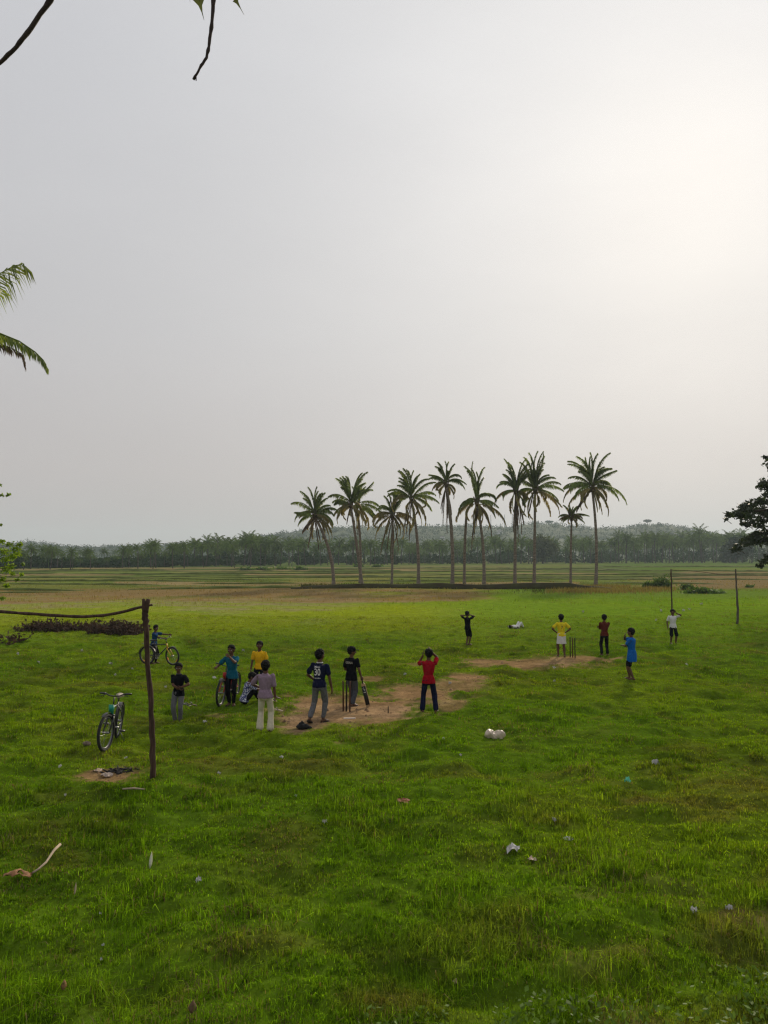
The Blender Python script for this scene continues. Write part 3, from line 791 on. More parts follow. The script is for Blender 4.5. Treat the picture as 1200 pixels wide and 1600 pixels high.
def frond(tr, base, pts, leaf=.85, n=34, w=.05, hang=.55, rr=None, rach=.03, gaps=.0, twist=0, sweep=.55):
    """pts: points along the midrib; two rows of narrow leaflets hanging from it"""
    rr = rr or rnd; pts = [V(p) for p in pts]; m = len(pts)
    seg = [(pts[i + 1] - pts[i]).length for i in range(m - 1)]; tot = sum(seg)
    def pos(t):
        L = t * tot
        for i, s in enumerate(seg):
            if L <= s or i == m - 2: return pts[i].lerp(pts[i + 1], min(1, L / s)), (pts[i + 1] - pts[i]).normalized()
            L -= s
    vv, ff = [], []
    # midrib
    for i in range(m):
        d = (pts[min(i + 1, m - 1)] - pts[max(i - 1, 0)]).normalized(); s, q, _ = frame_from(d); r_ = rach * (1 - .85 * i / (m - 1)) + .004
        vv += [pts[i] + s * r_, pts[i] - s * .5 * r_ + q * r_, pts[i] - s * .5 * r_ - q * r_]
        if i:
            b = 3 * (i - 1)
            for k in range(3):
                k2 = (k + 1) % 3; ff += [(b + k, b + k2, b + 3 + k2), (b + k, b + 3 + k2, b + 3 + k)]
    dn = V((0, 0, -1))
    for i in range(n):
        t = .12 + .88 * (i + rr.uniform(0, .6)) / n
        if rr.random() < gaps: continue
        p, d = pos(min(t, 1)); s, q, _ = frame_from(d)
        if q.z > 0: q = -q
        env = min(1, .45 + 2.2 * (t - .1)) * (1 - .62 * max(0, t - .55) / .45)
        for sd in (-1, 1):
            l = leaf * env * rr.uniform(.75, 1.1); h = min(1, hang * rr.uniform(.6, 1.5))
            sv = (s * sd + q * twist * sd).normalized()
            d1 = (sv * (1 - h * .75) + d * sweep + dn * h * .6).normalized(); d2 = (sv * .35 * (1 - h) + d * (sweep - .2) + dn * (.35 + h)).normalized()
            p1 = p + d1 * l * .5; p2 = p1 + d2 * l * .5
            wv = d1.cross(V((rr.uniform(-1, 1), rr.uniform(-1, 1), rr.uniform(-1, 1)))).normalized() * w * .5
            b = len(vv); vv += [p - wv * .5, p + wv * .5, p1 - wv, p1 + wv, p2]
            ff += [(b, b + 1, b + 3), (b, b + 3, b + 2), (b + 2, b + 3, b + 4)]
    tr.add([tuple(x) for x in vv], ff)

def arc(c, a0, a1, l, dy0, k=11, pw=1.15, seg_=0):
    """midrib of a frond whose lean in the view runs from angle a0 to a1 (degrees), swinging dy0 out of that plane"""
    pts = [V(c)]
    for i in range(k):
        t = ((i + .5) / k) ** pw; a = R(a0 + (a1 - a0) * t * 1.12 + (0 if abs(a0 - 90) > 60 else (34 if (a0 > 90) != (seg_ % 4 == 3) else -34) * t * t * t))
        d = V((math.cos(a), dy0, math.sin(a))).normalized(); pts.append(pts[-1] + d * l / k)
    return pts

def palm_trunk(root, pts, r0, r1, flare=1.7, m=PTR):
    n = 26; P_, R_ = [], []
    def bez(t):
        q = [V(p) for p in pts]
        while len(q) > 1: q = [q[i].lerp(q[i + 1], t) for i in range(len(q) - 1)]
        return q[0]
    for i in range(n + 1):
        t = i / n; P_.append(bez(t)); R_.append((r0 + (r1 - r0) * t) * (1 + (flare - 1) * math.exp(-t * 22)) * (1 + .05 * (i % 2)))
    return MB().tube(P_, R_, 12).build('trunk', m, root)

def row_palm(label, bpx, bpy, cpx, cpy, mid, fr, dry=(), nuts=0, r0=.2, r1=.13, leaf=.9, olive=(), seed=0, crown=True, hang=.55):
    b = at(bpx, bpy); Y = b.y; sc = Y / F; rr = random.Random(seed + int(bpx))
    root = empty('coconut_palm', b, 0, label, 'palm tree', 'row of palms on the field bank')
    c = at_depth(cpx, cpy, Y) - b
    palm_trunk(root, [V((0, 0, -.3)), V((mid * sc, 0, c.z * .5)), c + V((0, 0, -.2))], r0, r1)
    if not crown: return root
    tg, to, td = TR(), TR(), TR()
    mean = sum(q[2] for q in fr) / len(fr)
    olive = list(olive) + [(a_ + rr.uniform(-18, 18), -90 + rr.uniform(-14, 14) + (360 if a_ > 90 else 0), mean * rr.uniform(.6, .95)) for a_ in (150, 185, 215, 25, -10, -40) if rr.random() < .75]
    for lst, tr in ((fr, tg), (olive, to), (dry, td)):
        ext = [] if tr is td else [(90 + (a0 - 90) * rr.uniform(.55, 1.05), a1 + rr.uniform(-12, 10), l * rr.uniform(.75, 1.0)) for (a0, a1, l) in lst if abs(a0 - 90) < 35]
        for q in list(lst) + ext:
            a0, a1, l = q[:3]; l *= rr.uniform(.72, 1.08)
            if abs(a0 - 90) < 27: a0 = 90 + (a0 - 90) * .62; a1 = 90 + (a1 - 90) * .8
            elif tr is not td: a1 += (-1 if -90 < a0 < 90 else 1) * rr.uniform(0, 32)
            up = abs(a0 - 90) < 35
            sp = tr is td
            frond(tr, c, arc(c + V((rr.uniform(-.12, .12), rr.uniform(-.12, .12), rr.uniform(-.25, .3) if not sp else rr.uniform(-.5, .1))), a0, a1, l * sc * 1.13, rr.uniform(-.75, .75) * (.35 if up or sp else 1), seg_=rr.randrange(8)),
                  leaf * (.95 if sp else .84) * (1.05 if up else 1), (92 if up else 56), (.105 if up else .09) if not sp else .11, .5 if up else (max(.95, hang) if not sp else .95), rr, .05, sweep=.8 if up else .5)
    if fr: tg.build('crown', PFR, root)
    if olive: to.build('olive_fronds', PFR2, root)
    if dry: td.build('dead_fronds', PDRY, root)
    # leaf bases and nuts under the crown
    nb = MB()
    for k in range(9): 
        t = k * .7; nb.tube([c + V((.1 * math.cos(t), .1 * math.sin(t), -.5)), c + V((.28 * math.cos(t), .28 * math.sin(t), .15)), c + V((.42 * math.cos(t), .42 * math.sin(t), .7))], [.06, .05, .03], 5)
    nb.build('leaf_bases', PDRY, root)
    for k in range(nuts):
        t = k * 2.4 + seed; MB().ball(c + V((.34 * math.cos(t), .34 * math.sin(t), -.28 - .12 * (k % 2))), (.15, .15, .18), n=9, m=6).build('coconut', NUT, root)
    return root

row_palm('leaning palm with open ragged crown, leftmost of the field bank row', 521, 916, 492, 806, 2, [(95, 100, 46), (80, 68, 44), (110, 135, 45), (70, 45, 42), (88, 92, 42), (125, 165, 42), (60, 10, 42), (150, 205, 42), (165, 220, 40), (30, -25, 42), (15, -55, 44), (40, -10, 40), (140, 185, 36)],
         [(-110, -98, 46), (-78, -86, 42), (-70, -80, 34), (200, 250, 34)], 6, olive=[(-30, -70, 44), (-15, -70, 42), (-120, -100, 40), (5, -60, 46)], seed=3)
row_palm('bushy palm with dense upright crown over a leaning trunk', 566, 914, 548, 788, -8, [(92, 88, 46), (102, 112, 44), (80, 70, 45), (112, 130, 44), (68, 55, 47), (58, 38, 47), (125, 155, 40), (140, 195, 38), (88, 96, 42), (20, -40, 46), (75, 60, 44), (105, 122, 42), (60, 30, 40), (130, 175, 38)],
         [(-110, -96, 34)], 3, olive=[(-20, -75, 44), (-50, -82, 42), (170, 240, 42), (190, 255, 42)], seed=5, leaf=1.0)
row_palm('palm whose trunk crosses behind the bushy one, crown merged with it', 562.5, 911, 558, 790, 3, [(5, -55, 44), (-5, -65, 44), (100, 95, 36), (75, 60, 36), (30, -20, 42), (15, -35, 46)], [(-85, -90, 38), (-75, -86, 36)], olive=[(-30, -80, 45), (-60, -86, 42), (-90, -90, 36), (-105, -95, 36)], seed=6, r0=.18)
row_palm('drooping yellowish palm with short thatched crown, third trunk from the left', 612, 913, 613, 806, 2, [(92, 94, 42), (102, 114, 38), (80, 64, 36), (70, 30, 34), (120, 170, 34)], [(-95, -92, 54), (-85, -90, 50), (-105, -94, 46), (-75, -86, 48), (-120, -96, 52)], olive=[(150, 258, 60), (20, -78, 54), (160, 250, 40), (40, -75, 48), (-20, -80, 46), (-50, -85, 42), (-120, -98, 42), (200, 260, 40), (140, 230, 34), (30, -60, 40), (90, 60, 38)], seed=7, hang=.8, r0=.15, r1=.12)
row_palm('palm with spiky right fronds and a leaf mass leaning left', 653.5, 914, 643, 780, 3, [(98, 96, 50), (106, 112, 48), (114, 138, 44), (92, 84, 46), (130, 185, 42), (84, 70, 44), (50, 12, 46), (60, 30, 42), (20, -25, 48), (5, -50, 48), (122, 165, 46), (102, 120, 46), (175, 150, 34)],
         [(-104, -94, 54), (-97, -91, 58), (-110, -98, 50)], 3, olive=[(-25, -70, 48), (-45, -78, 46), (-68, -85, 42), (150, 235, 48), (-120, -100, 44)], seed=8)
row_palm('thin shaggy palm with tiny crown and long dead skirt', 706.5, 915, 697, 757, 4, [(92, 94, 34), (102, 112, 32), (78, 66, 32), (110, 140, 30), (60, -55, 34), (40, -65, 34), (85, 80, 30), (120, 175, 28)], [(-97, -91, 48), (-88, -90, 56), (-80, -87, 42), (-105, -94, 36), (-92, -90, 62), (-70, -84, 36), (-112, -98, 32)], olive=[(150, 250, 32), (165, 255, 28)], seed=9, leaf=.8, r0=.21, r1=.17)
row_palm('bare headless palm trunk between the shaggy and the double plumed palm', 725.5, 913, 729, 800, 0, [], seed=10, r0=.17, r1=.15, crown=False)
row_palm('palm with two upright plumes over a round drooping skirt of fronds', 756, 915, 745, 785, 3, [(90, 80, 58), (97, 112, 56), (94, 88, 50), (98, 104, 52), (150, 205, 42), (86, 76, 52), (20, -65, 52), (40, -70, 46), (160, 240, 38), (-10, -75, 42), (130, 220, 36), (60, -40, 36)], [(-104, -93, 62), (-45, -86, 56), (-100, -92, 50)], 2, olive=[(-100, -92, 40), (-85, -90, 42), (-70, -85, 40), (-115, -97, 40), (0, -72, 52), (185, 255, 44), (-30, -78, 40), (-60, -82, 36)], seed=11, leaf=1.05)
row_palm('tall narrow palm with shaggy column of dead fronds', 804.5, 914, 806, 768, 1, [(92, 94, 52), (82, 72, 50), (101, 108, 50), (110, 140, 42), (64, 38, 38), (120, 190, 36), (70, 20, 36), (150, 240, 36), (30, -70, 38), (96, 90, 46), (-30, -82, 42), (-110, -96, 44), (100, 120, 46), (80, 60, 46)], [(-92, -90, 64), (-84, -89, 58), (-100, -92, 52), (-77, -87, 62), (-70, -85, 50), (-95, -91, 46), (-88, -90, 70), (-65, -83, 56)], olive=[(-60, -85, 42), (-90, -90, 44), (-120, -98, 40), (170, 245, 40)], seed=12, leaf=.8)
row_palm('tall palm with pointed upright crown and long fronds arching right', 834.5, 914, 836, 766, 2, [(91, 89, 60), (98, 103, 56), (83, 77, 56), (110, 122, 46), (72, 58, 48), (104, 112, 52), (88, 84, 54), (42, 8, 48), (28, -22, 48), (125, 155, 36), (60, 30, 40), (150, 190, 30), (10, -35, 50)], [(-108, -97, 34)], 4, olive=[(-10, -55, 48), (-30, -62, 56), (-125, -103, 44), (195, 245, 36), (0, -60, 48), (-115, -98, 36)], seed=13)
row_palm('small young palm with short feathery crown, second trunk from the right', 891.5, 913, 893, 808, 1, [(80, 58, 22), (110, 130, 22), (160, 195, 20), (20, -18, 25), (50, 5, 22), (140, 175, 20), (95, 90, 20), (70, 30, 22), (-5, -40, 20), (185, 215, 18)], olive=[(30, -20, 22), (150, 200, 22)], seed=14, leaf=.55, r0=.16, r1=.11)
row_palm('tallest spreading palm with full round crown, rightmost of the row', 930.5, 915, 925, 762, 6, [(97, 118, 54), (82, 55, 55), (110, 155, 55), (70, 15, 52), (130, 195, 50), (55, -15, 50), (150, 215, 55), (165, 232, 50), (42, -18, 56), (25, -45, 66), (90, 86, 48), (120, 170, 50), (12, -55, 50), (62, 5, 54), (140, 180, 52), (100, 135, 50), (160, 200, 46)], [(-150, -110, 34)], 5, olive=[(180, 250, 46), (-15, -75, 46), (-45, -80, 44), (160, 256, 66), (-70, -85, 36), (-30, -78, 48)], seed=15, leaf=1.0)

# big palm beside the field, its trunk past the left edge of the view
b = V((-19.0, 25.0, 0)); b.z = hz(b.x, b.y); root = empty('coconut_palm', b, 0, 'near palm at the left edge of the photo, only two frond tips in view', 'palm tree')
c = at_depth(-150, 490, 25) - b
palm_trunk(root, [V((0, 0, -.3)), V((-.5, 0, c.z * .5)), c], .22, .15)
t1, t2 = TR(), TR(); rr = random.Random(5)
W = lambda px, py, dy=0: at_depth(px, py, 25 + dy) - b
frond(t1, c, [c, W(-110, 462), W(-60, 440), W(-25, 434), W(2, 426), W(22, 415), W(33, 413), W(41, 417)], 1.7, 70, .06, .62, rr, .03)
frond(t1, c, [c, W(-105, 470, -1), W(-70, 462, -1.6), W(-35, 455, -2), W(-8, 452, -2.2), W(6, 455, -2.4)], 1.3, 56, .055, .5, rr, .03)
frond(t1, c, [c, W(-100, 492), W(-50, 506), W(0, 521), W(30, 533), W(55, 550), W(68, 563), W(74, 576)], .85, 70, .07, .8, rr, .035)
frond(t2, c, [c, W(-100, 508), W(-50, 522), W(0, 537), W(20, 545), W(36, 554), W(40, 574)], .6, 60, .06, .95, rr, .03)
for k in range(15):
    az = k * 2.4; e0 = 75 - k * 6
    if math.cos(az) > .2 : az += math.pi * .7
    dr = V((math.cos(az), math.sin(az), 0)); pts = [c]
    for i in range(9):
        e = R(e0 - 85 * ((i + .5) / 9) ** 1.2); pts.append(pts[-1] + (dr * math.cos(e) + V((0, 0, math.sin(e)))) * .45)
    if max((q + b).x / max(1, (q + b).y) for q in pts) > -.52: continue
    frond(t1, c, pts, .85, 38, .045, .6, rr, .03)
t1.build('crown', PFR, root); t2.build('dead_fronds', PDRY, root)

# ------------------------------------------------------------------ palm belt across the plain
FARP = leafmat('far_palm_leaf', (.072, .125, .034), .45, .6, scale=.25, tint=(1.25, 1.15, .6), spec=.05); FARB = leafmat('far_bush_leaf', (.022, .050, .018), .25, .4, scale=.15, spec=.03, rough=.9)
FARL = leafmat('far_light_leaf', (.060, .085, .024), .3, .4, scale=.2); FART = mat('far_trunk', (.06, .05, .042), .95, .3, 1.5)
def far_palm_geo(seed, h):
    rr = random.Random(seed); tr = TR(); c = V((rr.uniform(-.8, .8), 0, h * .80)); L_ = h * .37
    for k in range(20):
        az = k * 2.399; e0 = 82 - k * 5.0 + rr.uniform(-8, 8); dr = V((math.cos(az), math.sin(az), 0)); pts = [c]
        for i in range(6):
            e = R(e0 - (58 + k * 2) * ((i + .5) / 6) ** 1.2); pts.append(pts[-1] + (dr * math.cos(e) + V((0, 0, math.sin(e)))) * L_ * rr.uniform(.9, 1.1) / 6)
        frond(tr, c, pts, L_ * .27, 13, .20, .5, rr, .05)
    v, f = tr.arr(); nf = len(f)
    n = 6; tv, tf = [], []
    for i, t in enumerate((0, .25, .5, .75, 1)):
        p = V((0, 0, 0)).lerp(c, t) + V((math.sin(t * 3) * .25, 0, 0)); r_ = .24 - .1 * t
        tv += [(p.x + r_ * math.cos(2 * math.pi * k / n), p.y + r_ * math.sin(2 * math.pi * k / n), p.z) for k in range(n)]
    for i in range(4):
        for k in range(n):
            a = i * n + k; b_ = i * n + (k + 1) % n; tf += [(a, b_, b_ + n), (a, b_ + n, a + n)]
    return v, f, np.array(tv, np.float32), np.array(tf)
geos = [far_palm_geo(100 + i, 11.0) for i in range(6)]
PME = []
for i, (v, f, tv, tf) in enumerate(geos):
    me = np_mesh('far_palm', np.concatenate([v, tv]), np.concatenate([f, tf + len(v)])); me.materials.append(FARP); me.materials.append(FART)
    me.polygons.foreach_set('material_index', np.concatenate([np.zeros(len(f), np.int32), np.ones(len(tf), np.int32)])); PME.append(me)
def itp(x, tab):
    xs, ys = zip(*tab); return float(np.interp(x, xs, ys)) + (float(fbm2(np.array([x / 34.]), np.array([3.3]), 19, 3)[0]) - .5) * (13 if tab is TOP else 0)
FOOT = [(0, 890), (200, 887), (440, 884), (620, 882.3), (780, 881), (1000, 880), (1200, 879.5)]
TOP = [(0, 862), (60, 857), (160, 857), (230, 852), (330, 846), (390, 841), (440, 842), (520, 848), (640, 847), (800, 843), (960, 841), (1060, 836), (1200, 833)]
def place_far(px, fpy, tpy, label, group, i, sw=1):
    p = at(px, fpy); h = (fpy - tpy) * p.y / F
    o = bpy.data.objects.new('coconut_palm', PME[i % 6]); C.objects.link(o); o.location = p; o.rotation_euler = (0, 0, rnd.uniform(0, 6.28)); s = h / 10.6
    o.scale = (s * sw, s * sw, s); return tag(o, label, 'palm tree', group)
for k in range(34):
    px = 40 + k * 12.2 + rnd.uniform(-5, 5); f_ = itp(px, FOOT) + rnd.uniform(-1, 2.5)
    place_far(px, f_, itp(px, TOP) + rnd.uniform(-5, 13), 'hazy palm in the open grove across the fields, left of the bank row', 'distant palms left of the bank row', k)
for (px, f_, t_) in [(239, 889, 856), (288, 888, 850), (110, 892, 857), (387, 884, 834), (341, 884, 838), (322, 885, 840), (362, 886, 842), (430, 884, 840)]:
    place_far(px, f_, t_, 'hazy palm in the open grove across the fields, left of the bank row', 'distant palms left of the bank row', px)
for k in range(52):
    px = 450 + k * 9.8 + rnd.uniform(-4, 4); place_far(px, itp(px, FOOT) + rnd.uniform(-.8, .3), itp(px, TOP) + rnd.uniform(-5, 13), 'hazy palm in the dense belt behind the bank row palms', 'distant palms behind the bank row', k)
for k in range(26):
    px = 962 + k * 9.4 + rnd.uniform(-4, 4); place_far(px, itp(px, FOOT) + rnd.uniform(-.6, .3), itp(px, TOP) + rnd.uniform(-6, 12), 'hazy palm in the tall belt behind the far goal', 'distant palms behind the far goal', k)
for (px, t_) in [(967, 833), (978, 836), (1008, 834), (1097, 824)]:
    place_far(px, itp(px, FOOT), t_, 'hazy palm in the tall belt behind the far goal', 'distant palms behind the far goal', px, .8)
# the wood behind the first palms reads as one mass
vs, fs, n0 = [], [], 0
for k in range(430):
    px = rnd.uniform(-330, 1530); f_ = HZ + (itp(px, FOOT) - HZ) * rnd.uniform(.62, .96); t_ = itp(px, TOP) + rnd.uniform(-3, 16)
    x, y = gp0(px, f_); h = (f_ - t_) * y / F; v, f, tv, tf = geos[k % 6]; v = np.concatenate([v, tv]); f = np.concatenate([f, tf + len(v) - len(tv)])
    a = rnd.uniform(0, 6.28); ca, sa = math.cos(a), math.sin(a); s = h / 10.6; w = v * s
    vs.append(np.stack([w[:, 0] * ca - w[:, 1] * sa + x, w[:, 0] * sa + w[:, 1] * ca + y, w[:, 2]], 1)); fs.append(f + n0); n0 += len(v)
o = link('palm_wood', np_mesh('palm_wood', np.concatenate(vs), np.concatenate(fs)), FARP, None, False)
tag(o, 'dark hazy mass of palms filling the far side of the plain', 'palm wood', kind='stuff')

def leaf_quads(cen, size, seed, flat=.0):
    """scatter of small leaf-sized faces; cen (N,3), size (N,)"""
    g = np.random.default_rng(seed); n = len(cen)
    a = g.normal(size=(n, 3)); a /= np.linalg.norm(a, axis=1)[:, None]; b = g.normal(size=(n, 3)); b[:, 2] *= (1 - flat); b -= a * (a * b).sum(1)[:, None]; b /= np.linalg.norm(b, axis=1)[:, None] + 1e-9
    a *= size[:, None]; b *= (size * .55)[:, None]
    v = np.empty((n, 4, 3)); v[:, 0] = cen - a; v[:, 1] = cen + b; v[:, 2] = cen + a; v[:, 3] = cen - b
    f = np.arange(n * 4).reshape(n, 4)
    return v.reshape(-1, 3), f
g = np.random.default_rng(4)
cs, ss = [], []
for k in range(520):
    px = rnd.uniform(-330, 1530); f_ = HZ + (itp(px, FOOT) - HZ) * rnd.uniform(.72, .97); x, y = gp0(px, f_)
    hh = (f_ - itp(px, TOP)) * y / F * rnd.uniform(.22, .62); r_ = rnd.uniform(2.5, 5)
    q = g.normal(size=(90, 3)); q /= np.linalg.norm(q, axis=1)[:, None]; q *= g.uniform(.55, 1, (90, 1)) ** .5
    cs.append(np.stack([x + q[:, 0] * r_, y + q[:, 1] * r_, np.abs(q[:, 2] * .5 + .5) * hh], 1)); ss.append(g.uniform(.4, 1.0, 90))
v, f = leaf_quads(np.concatenate(cs), np.concatenate(ss), 9)
tag(link('undergrowth', np_mesh('undergrowth', v, f), FARB, None, False), 'dark bushes closing the gaps under the distant palms', 'undergrowth', kind='stuff')

def blob_tree(name, label, px, fpy, tpy, hw, m, group=None, seed=0, n=900, leaf=.55, trunkh=.25, cat='tree'):
    b = at(px, fpy) if fpy > HZ + 2 else None; Y = b.y; h = (fpy - tpy) * Y / F; w = hw * Y / F; g = np.random.default_rng(seed)
    root = empty(name, b, 0, label, cat, group)
    cl = g.normal(size=(26, 3)); cl /= np.linalg.norm(cl, axis=1)[:, None]; cl *= g.uniform(.3, .85, (26, 1))
    i = g.integers(0, 26, n); q = cl[i] + g.normal(size=(n, 3)) * .15
    cen = np.stack([q[:, 0] * w, q[:, 1] * w, h * (trunkh + 1) / 2 + q[:, 2] * h * (1 - trunkh) / 2], 1); cen[:, 2] = np.maximum(cen[:, 2], .1)
    v, f = leaf_quads(cen, g.uniform(.6, 1.2, n) * leaf, seed); link('crown', np_mesh('crown', v, f), m, root, False)
    tm = MB(); tm.tube([(0, 0, -.3), (0, 0, h * .35), (.1, 0, h * .6)], [h * .035, h * .028, h * .012], 8)
    for k in range(5):
        t = k * 1.3; tm.tube([(0, 0, h * (.3 + .05 * k)), (math.cos(t) * w * .5, math.sin(t) * w * .5, h * (.55 + .05 * k))], [h * .016, h * .006], 6)
    tm.build('trunk', FART, root); return root
blob_tree('broadleaf_tree', 'pale green round tree standing among the distant palms', 848, 880.6, 834, 22, FARL, seed=3, n=2600, leaf=.8, trunkh=.05)
blob_tree('broadleaf_tree', 'dark rounded tree in the far wood at the right edge', 1150, 879.8, 836, 26, FARB, seed=4, n=2000, leaf=.9, trunkh=.05)

# ------------------------------------------------------------------ hills, masts and houses on them
HM_ = mat('wooded_hill', (.030, .050, .022), .95, .35, .05, col2=(.060, .085, .036), spec=.1)
RIDGE = [(-500, 852), (0, 851), (50, 848.5), (130, 857), (200, 855), (300, 852), (370, 847), (440, 834), (500, 829), (560, 824), (620, 822), (700, 823), (760, 823.5), (800, 824), (838, 818), (870, 821), (900, 825), (940, 827), (980, 825), (1010, 821), (1050, 824), (1090, 832), (1130, 840), (1200, 846), (1700, 850)]
nx, ny = 900, 60
px = np.linspace(-480, 1680, nx); rid = np.interp(px, *zip(*RIDGE))
D = np.concatenate([np.linspace(760, 1100, 34), np.linspace(1110, 1700, 26)])
HV = np.zeros((ny, nx, 3))
for j, d in enumerate(D):
    hr = (HZ - rid) * 1100 / F + CAMH
    prof = sstep(740, 1100, d) if d <= 1100 else 1 - .9 * sstep(1100, 1750, d)
    x = (px - 600) / F * 1100 * (.35 + .65 * d / 1100)
    bump = (fbm2(x / 16, np.full(nx, d / 16), 61, 3) - .5) * 9 + (vn2(x / 5, np.full(nx, d / 5), 63) - .5) * 3
    spur = (fbm2(x / 120, np.full(nx, d / 160), 67, 2) - .5) * 14 * np.sin(np.clip(prof, 0, 1) * math.pi)
    HV[j, :, 0] = x; HV[j, :, 1] = d; HV[j, :, 2] = np.maximum(hr - 1.5, 0) * prof + bump * min(1, prof * 3) + spur - (1 - prof) * 3
ii = np.arange(nx * ny).reshape(ny, nx); f = np.stack([ii[:-1, :-1], ii[:-1, 1:], ii[1:, 1:], ii[1:, :-1]], -1).reshape(-1, 4)
o = link('hills', np_mesh('hills', HV.reshape(-1, 3), f), HM_); tag(o, 'low wooded hills fading into haze behind the palm belt', 'hills', kind='structure')
# tree crowns over the slope facing the field
g = np.random.default_rng(8); n = 9000
j = g.integers(6, 40, n); i = g.integers(0, nx, n); pc = HV[j, i]
q = np.repeat(pc, 9, 0); q = q + g.normal(size=q.shape) * [2.4, 2.4, 1.3] + [0, 0, 1.6]
v, f = leaf_quads(q, g.uniform(.7, 1.5, len(q)), 10)
tag(link('hill_forest', np_mesh('hill_forest', v, f), FARB, None, False), 'forest covering the distant hills', 'forest', kind='stuff')
def hill_point(px_, d):
    jx = int(np.argmin(np.abs(D - d))); x = (px_ - 600) / F * 1100; ix = int(np.argmin(np.abs(HV[jx, :, 0] - x))); return V(HV[jx, ix])
for (q, w_, h_, lab) in [(1011, 6, 7, 'broad hilltop tree with flat crown, farther left of two above the far goal'), (1032, 5, 6, 'smaller hilltop tree with flat crown, nearer the right edge'), (858, 6, 6, 'wide hilltop tree above the pointed tall palm')]:
    p = hill_point(q, 1100); root = empty('hilltop_tree', p, 0, lab, 'tree', 'trees standing out on the hilltop'); g = np.random.default_rng(q); n = 500
    c = g.normal(size=(n, 3)); c /= np.linalg.norm(c, axis=1)[:, None]; c *= g.uniform(.4, 1, (n, 1)); c = c * [w_, w_, h_ * .3] + [0, 0, h_ * .8]
    v, f = leaf_quads(c, g.uniform(.5, 1.1, n), q); link('crown', np_mesh('crown', v, f), FARB, root, False); MB().tube([(0, 0, -3), (0, 0, h_ * .8)], [.5, .3], 6).build('trunk', FART, root)
MAST = mat('mast_steel', (.12, .12, .125), .6, .2, 1)
for (q, hpx, lab) in [(767.5, 805, 'leftmost faint radio mast on the hill ridge'), (788, 804, 'middle faint radio mast on the hill ridge'), (799.5, 803, 'rightmost, thickest radio mast on the hill ridge')]:
    p = hill_point(q, 1100); h = (HZ - hpx) * 1100 / F + CAMH - p.z; w = .85 if q > 795 else .55; m = MB()
    for t in (0, 2.1, 4.2): m.tube([(w * 1.2 * math.cos(t), w * 1.2 * math.sin(t), -2), (w * .4 * math.cos(t), w * .4 * math.sin(t), h)], .16, 5)
    for k in range(14):
        z0, z1 = h * k / 14, h * (k + 1) / 14; r0_, r1_ = w * (1.2 - .8 * k / 14), w * (1.2 - .8 * (k + 1) / 14)
        for t in (0, 2.1, 4.2): m.tube([(r0_ * math.cos(t), r0_ * math.sin(t), z0), (r1_ * math.cos(t + 2.1), r1_ * math.sin(t + 2.1), z1)], .09, 4)
    o = m.build('radio_mast', MAST); o.location = p; tag(o, lab, 'radio mast', 'radio masts on the hill')
    MB().tube([(0, 0, h * .93), (0, 0, h)], w * .7, 6).build('antenna', MAST, o)
WALLW = mat('white_wall', (.55, .55, .53), .9, .08, .5); ROOFT = mat('house_roof', (.28, .26, .25), .9, .2, .5); DARKW = mat('dark_window', (.03, .03, .035), .3, .1, 1)
for (q, d, w_, lab) in [(779.5, 960, 6.2, 'white house on the hillside below the masts'), (760, 900, 5, 'pale low house on the hillside left of the white one'), (829, 900, 5, 'pale house on the hillside right of the masts'), (690, 930, 5, 'pale house half hidden on the hillside behind the shaggy palm')]:
    jx = int(np.argmin(np.abs(D - d))); x = (q - 600) / F * d; ix = int(np.argmin(np.abs(HV[jx, :, 0] - x))); p = V(HV[jx, ix]) + V((0, 0, 1.5))
    root = empty('house', p, .1, lab, 'house'); MB().box((0, 0, 1.2), (w_, 5, 4.4)).build('wall', WALLW, root, False)
    MB().loft([[(-w_ / 2 - .4, y, 3.4), (w_ / 2 + .4, y, 3.4), (0, y, 4.7)] for y in (-2.9, 2.9)]).build('roof', ROOFT, root, False)
    for s in (-1, 1): MB().box((s * w_ * .26, -2.53, 1.6), (1.1, .08, 1.3)).build('window', DARKW, root, False)
    MB().box((0, -2.53, .3), (1, .08, 2.2)).build('door', DARKW, root, False)
# ------------------------------------------------------------------ ground
m, nt, bs, L = nodes('meadow_ground')
at_ = nt.nodes.new('ShaderNodeAttribute'); at_.attribute_name = 'Col'
tc = nt.nodes.new('ShaderNodeTexCoord')
def nz_(scale, det=6):
    n = nt.nodes.new('ShaderNodeTexNoise'); n.inputs['Scale'].default_value = scale; n.inputs['Detail'].default_value = det; n.inputs['Roughness'].default_value = .7
    L.new(tc.outputs['Object'], n.inputs['Vector']); return n
n1, n2 = nz_(9), nz_(1.6)
ml = nt.nodes.new('ShaderNodeMath'); ml.operation = 'MULTIPLY'; L.new(n1.outputs['Fac'], ml.inputs[0]); L.new(n2.outputs['Fac'], ml.inputs[1])
mr = nt.nodes.new('ShaderNodeMapRange'); mr.inputs[1].default_value = .1; mr.inputs[2].default_value = .42; mr.inputs[3].default_value = .5; mr.inputs[4].default_value = 1.45; L.new(ml.outputs[0], mr.inputs[0])
vm = nt.nodes.new('ShaderNodeVectorMath'); vm.operation = 'SCALE'; L.new(at_.outputs['Color'], vm.inputs[0]); L.new(mr.outputs[0], vm.inputs['Scale'])
L.new(vm.outputs[0], bs.inputs['Base Color']); bs.inputs['Roughness'].default_value = 1; bs.inputs['Specular IOR Level'].default_value = 0
bp = nt.nodes.new('ShaderNodeBump'); bp.inputs['Distance'].default_value = .05; bp.inputs['Strength'].default_value = .7; L.new(n1.outputs['Fac'], bp.inputs['Height']); L.new(bp.outputs[0], bs.inputs['Normal'])
GROUND = m
SOIL = np.array((.245, .156, .076)); THATCH = np.array((.036, .042, .008))
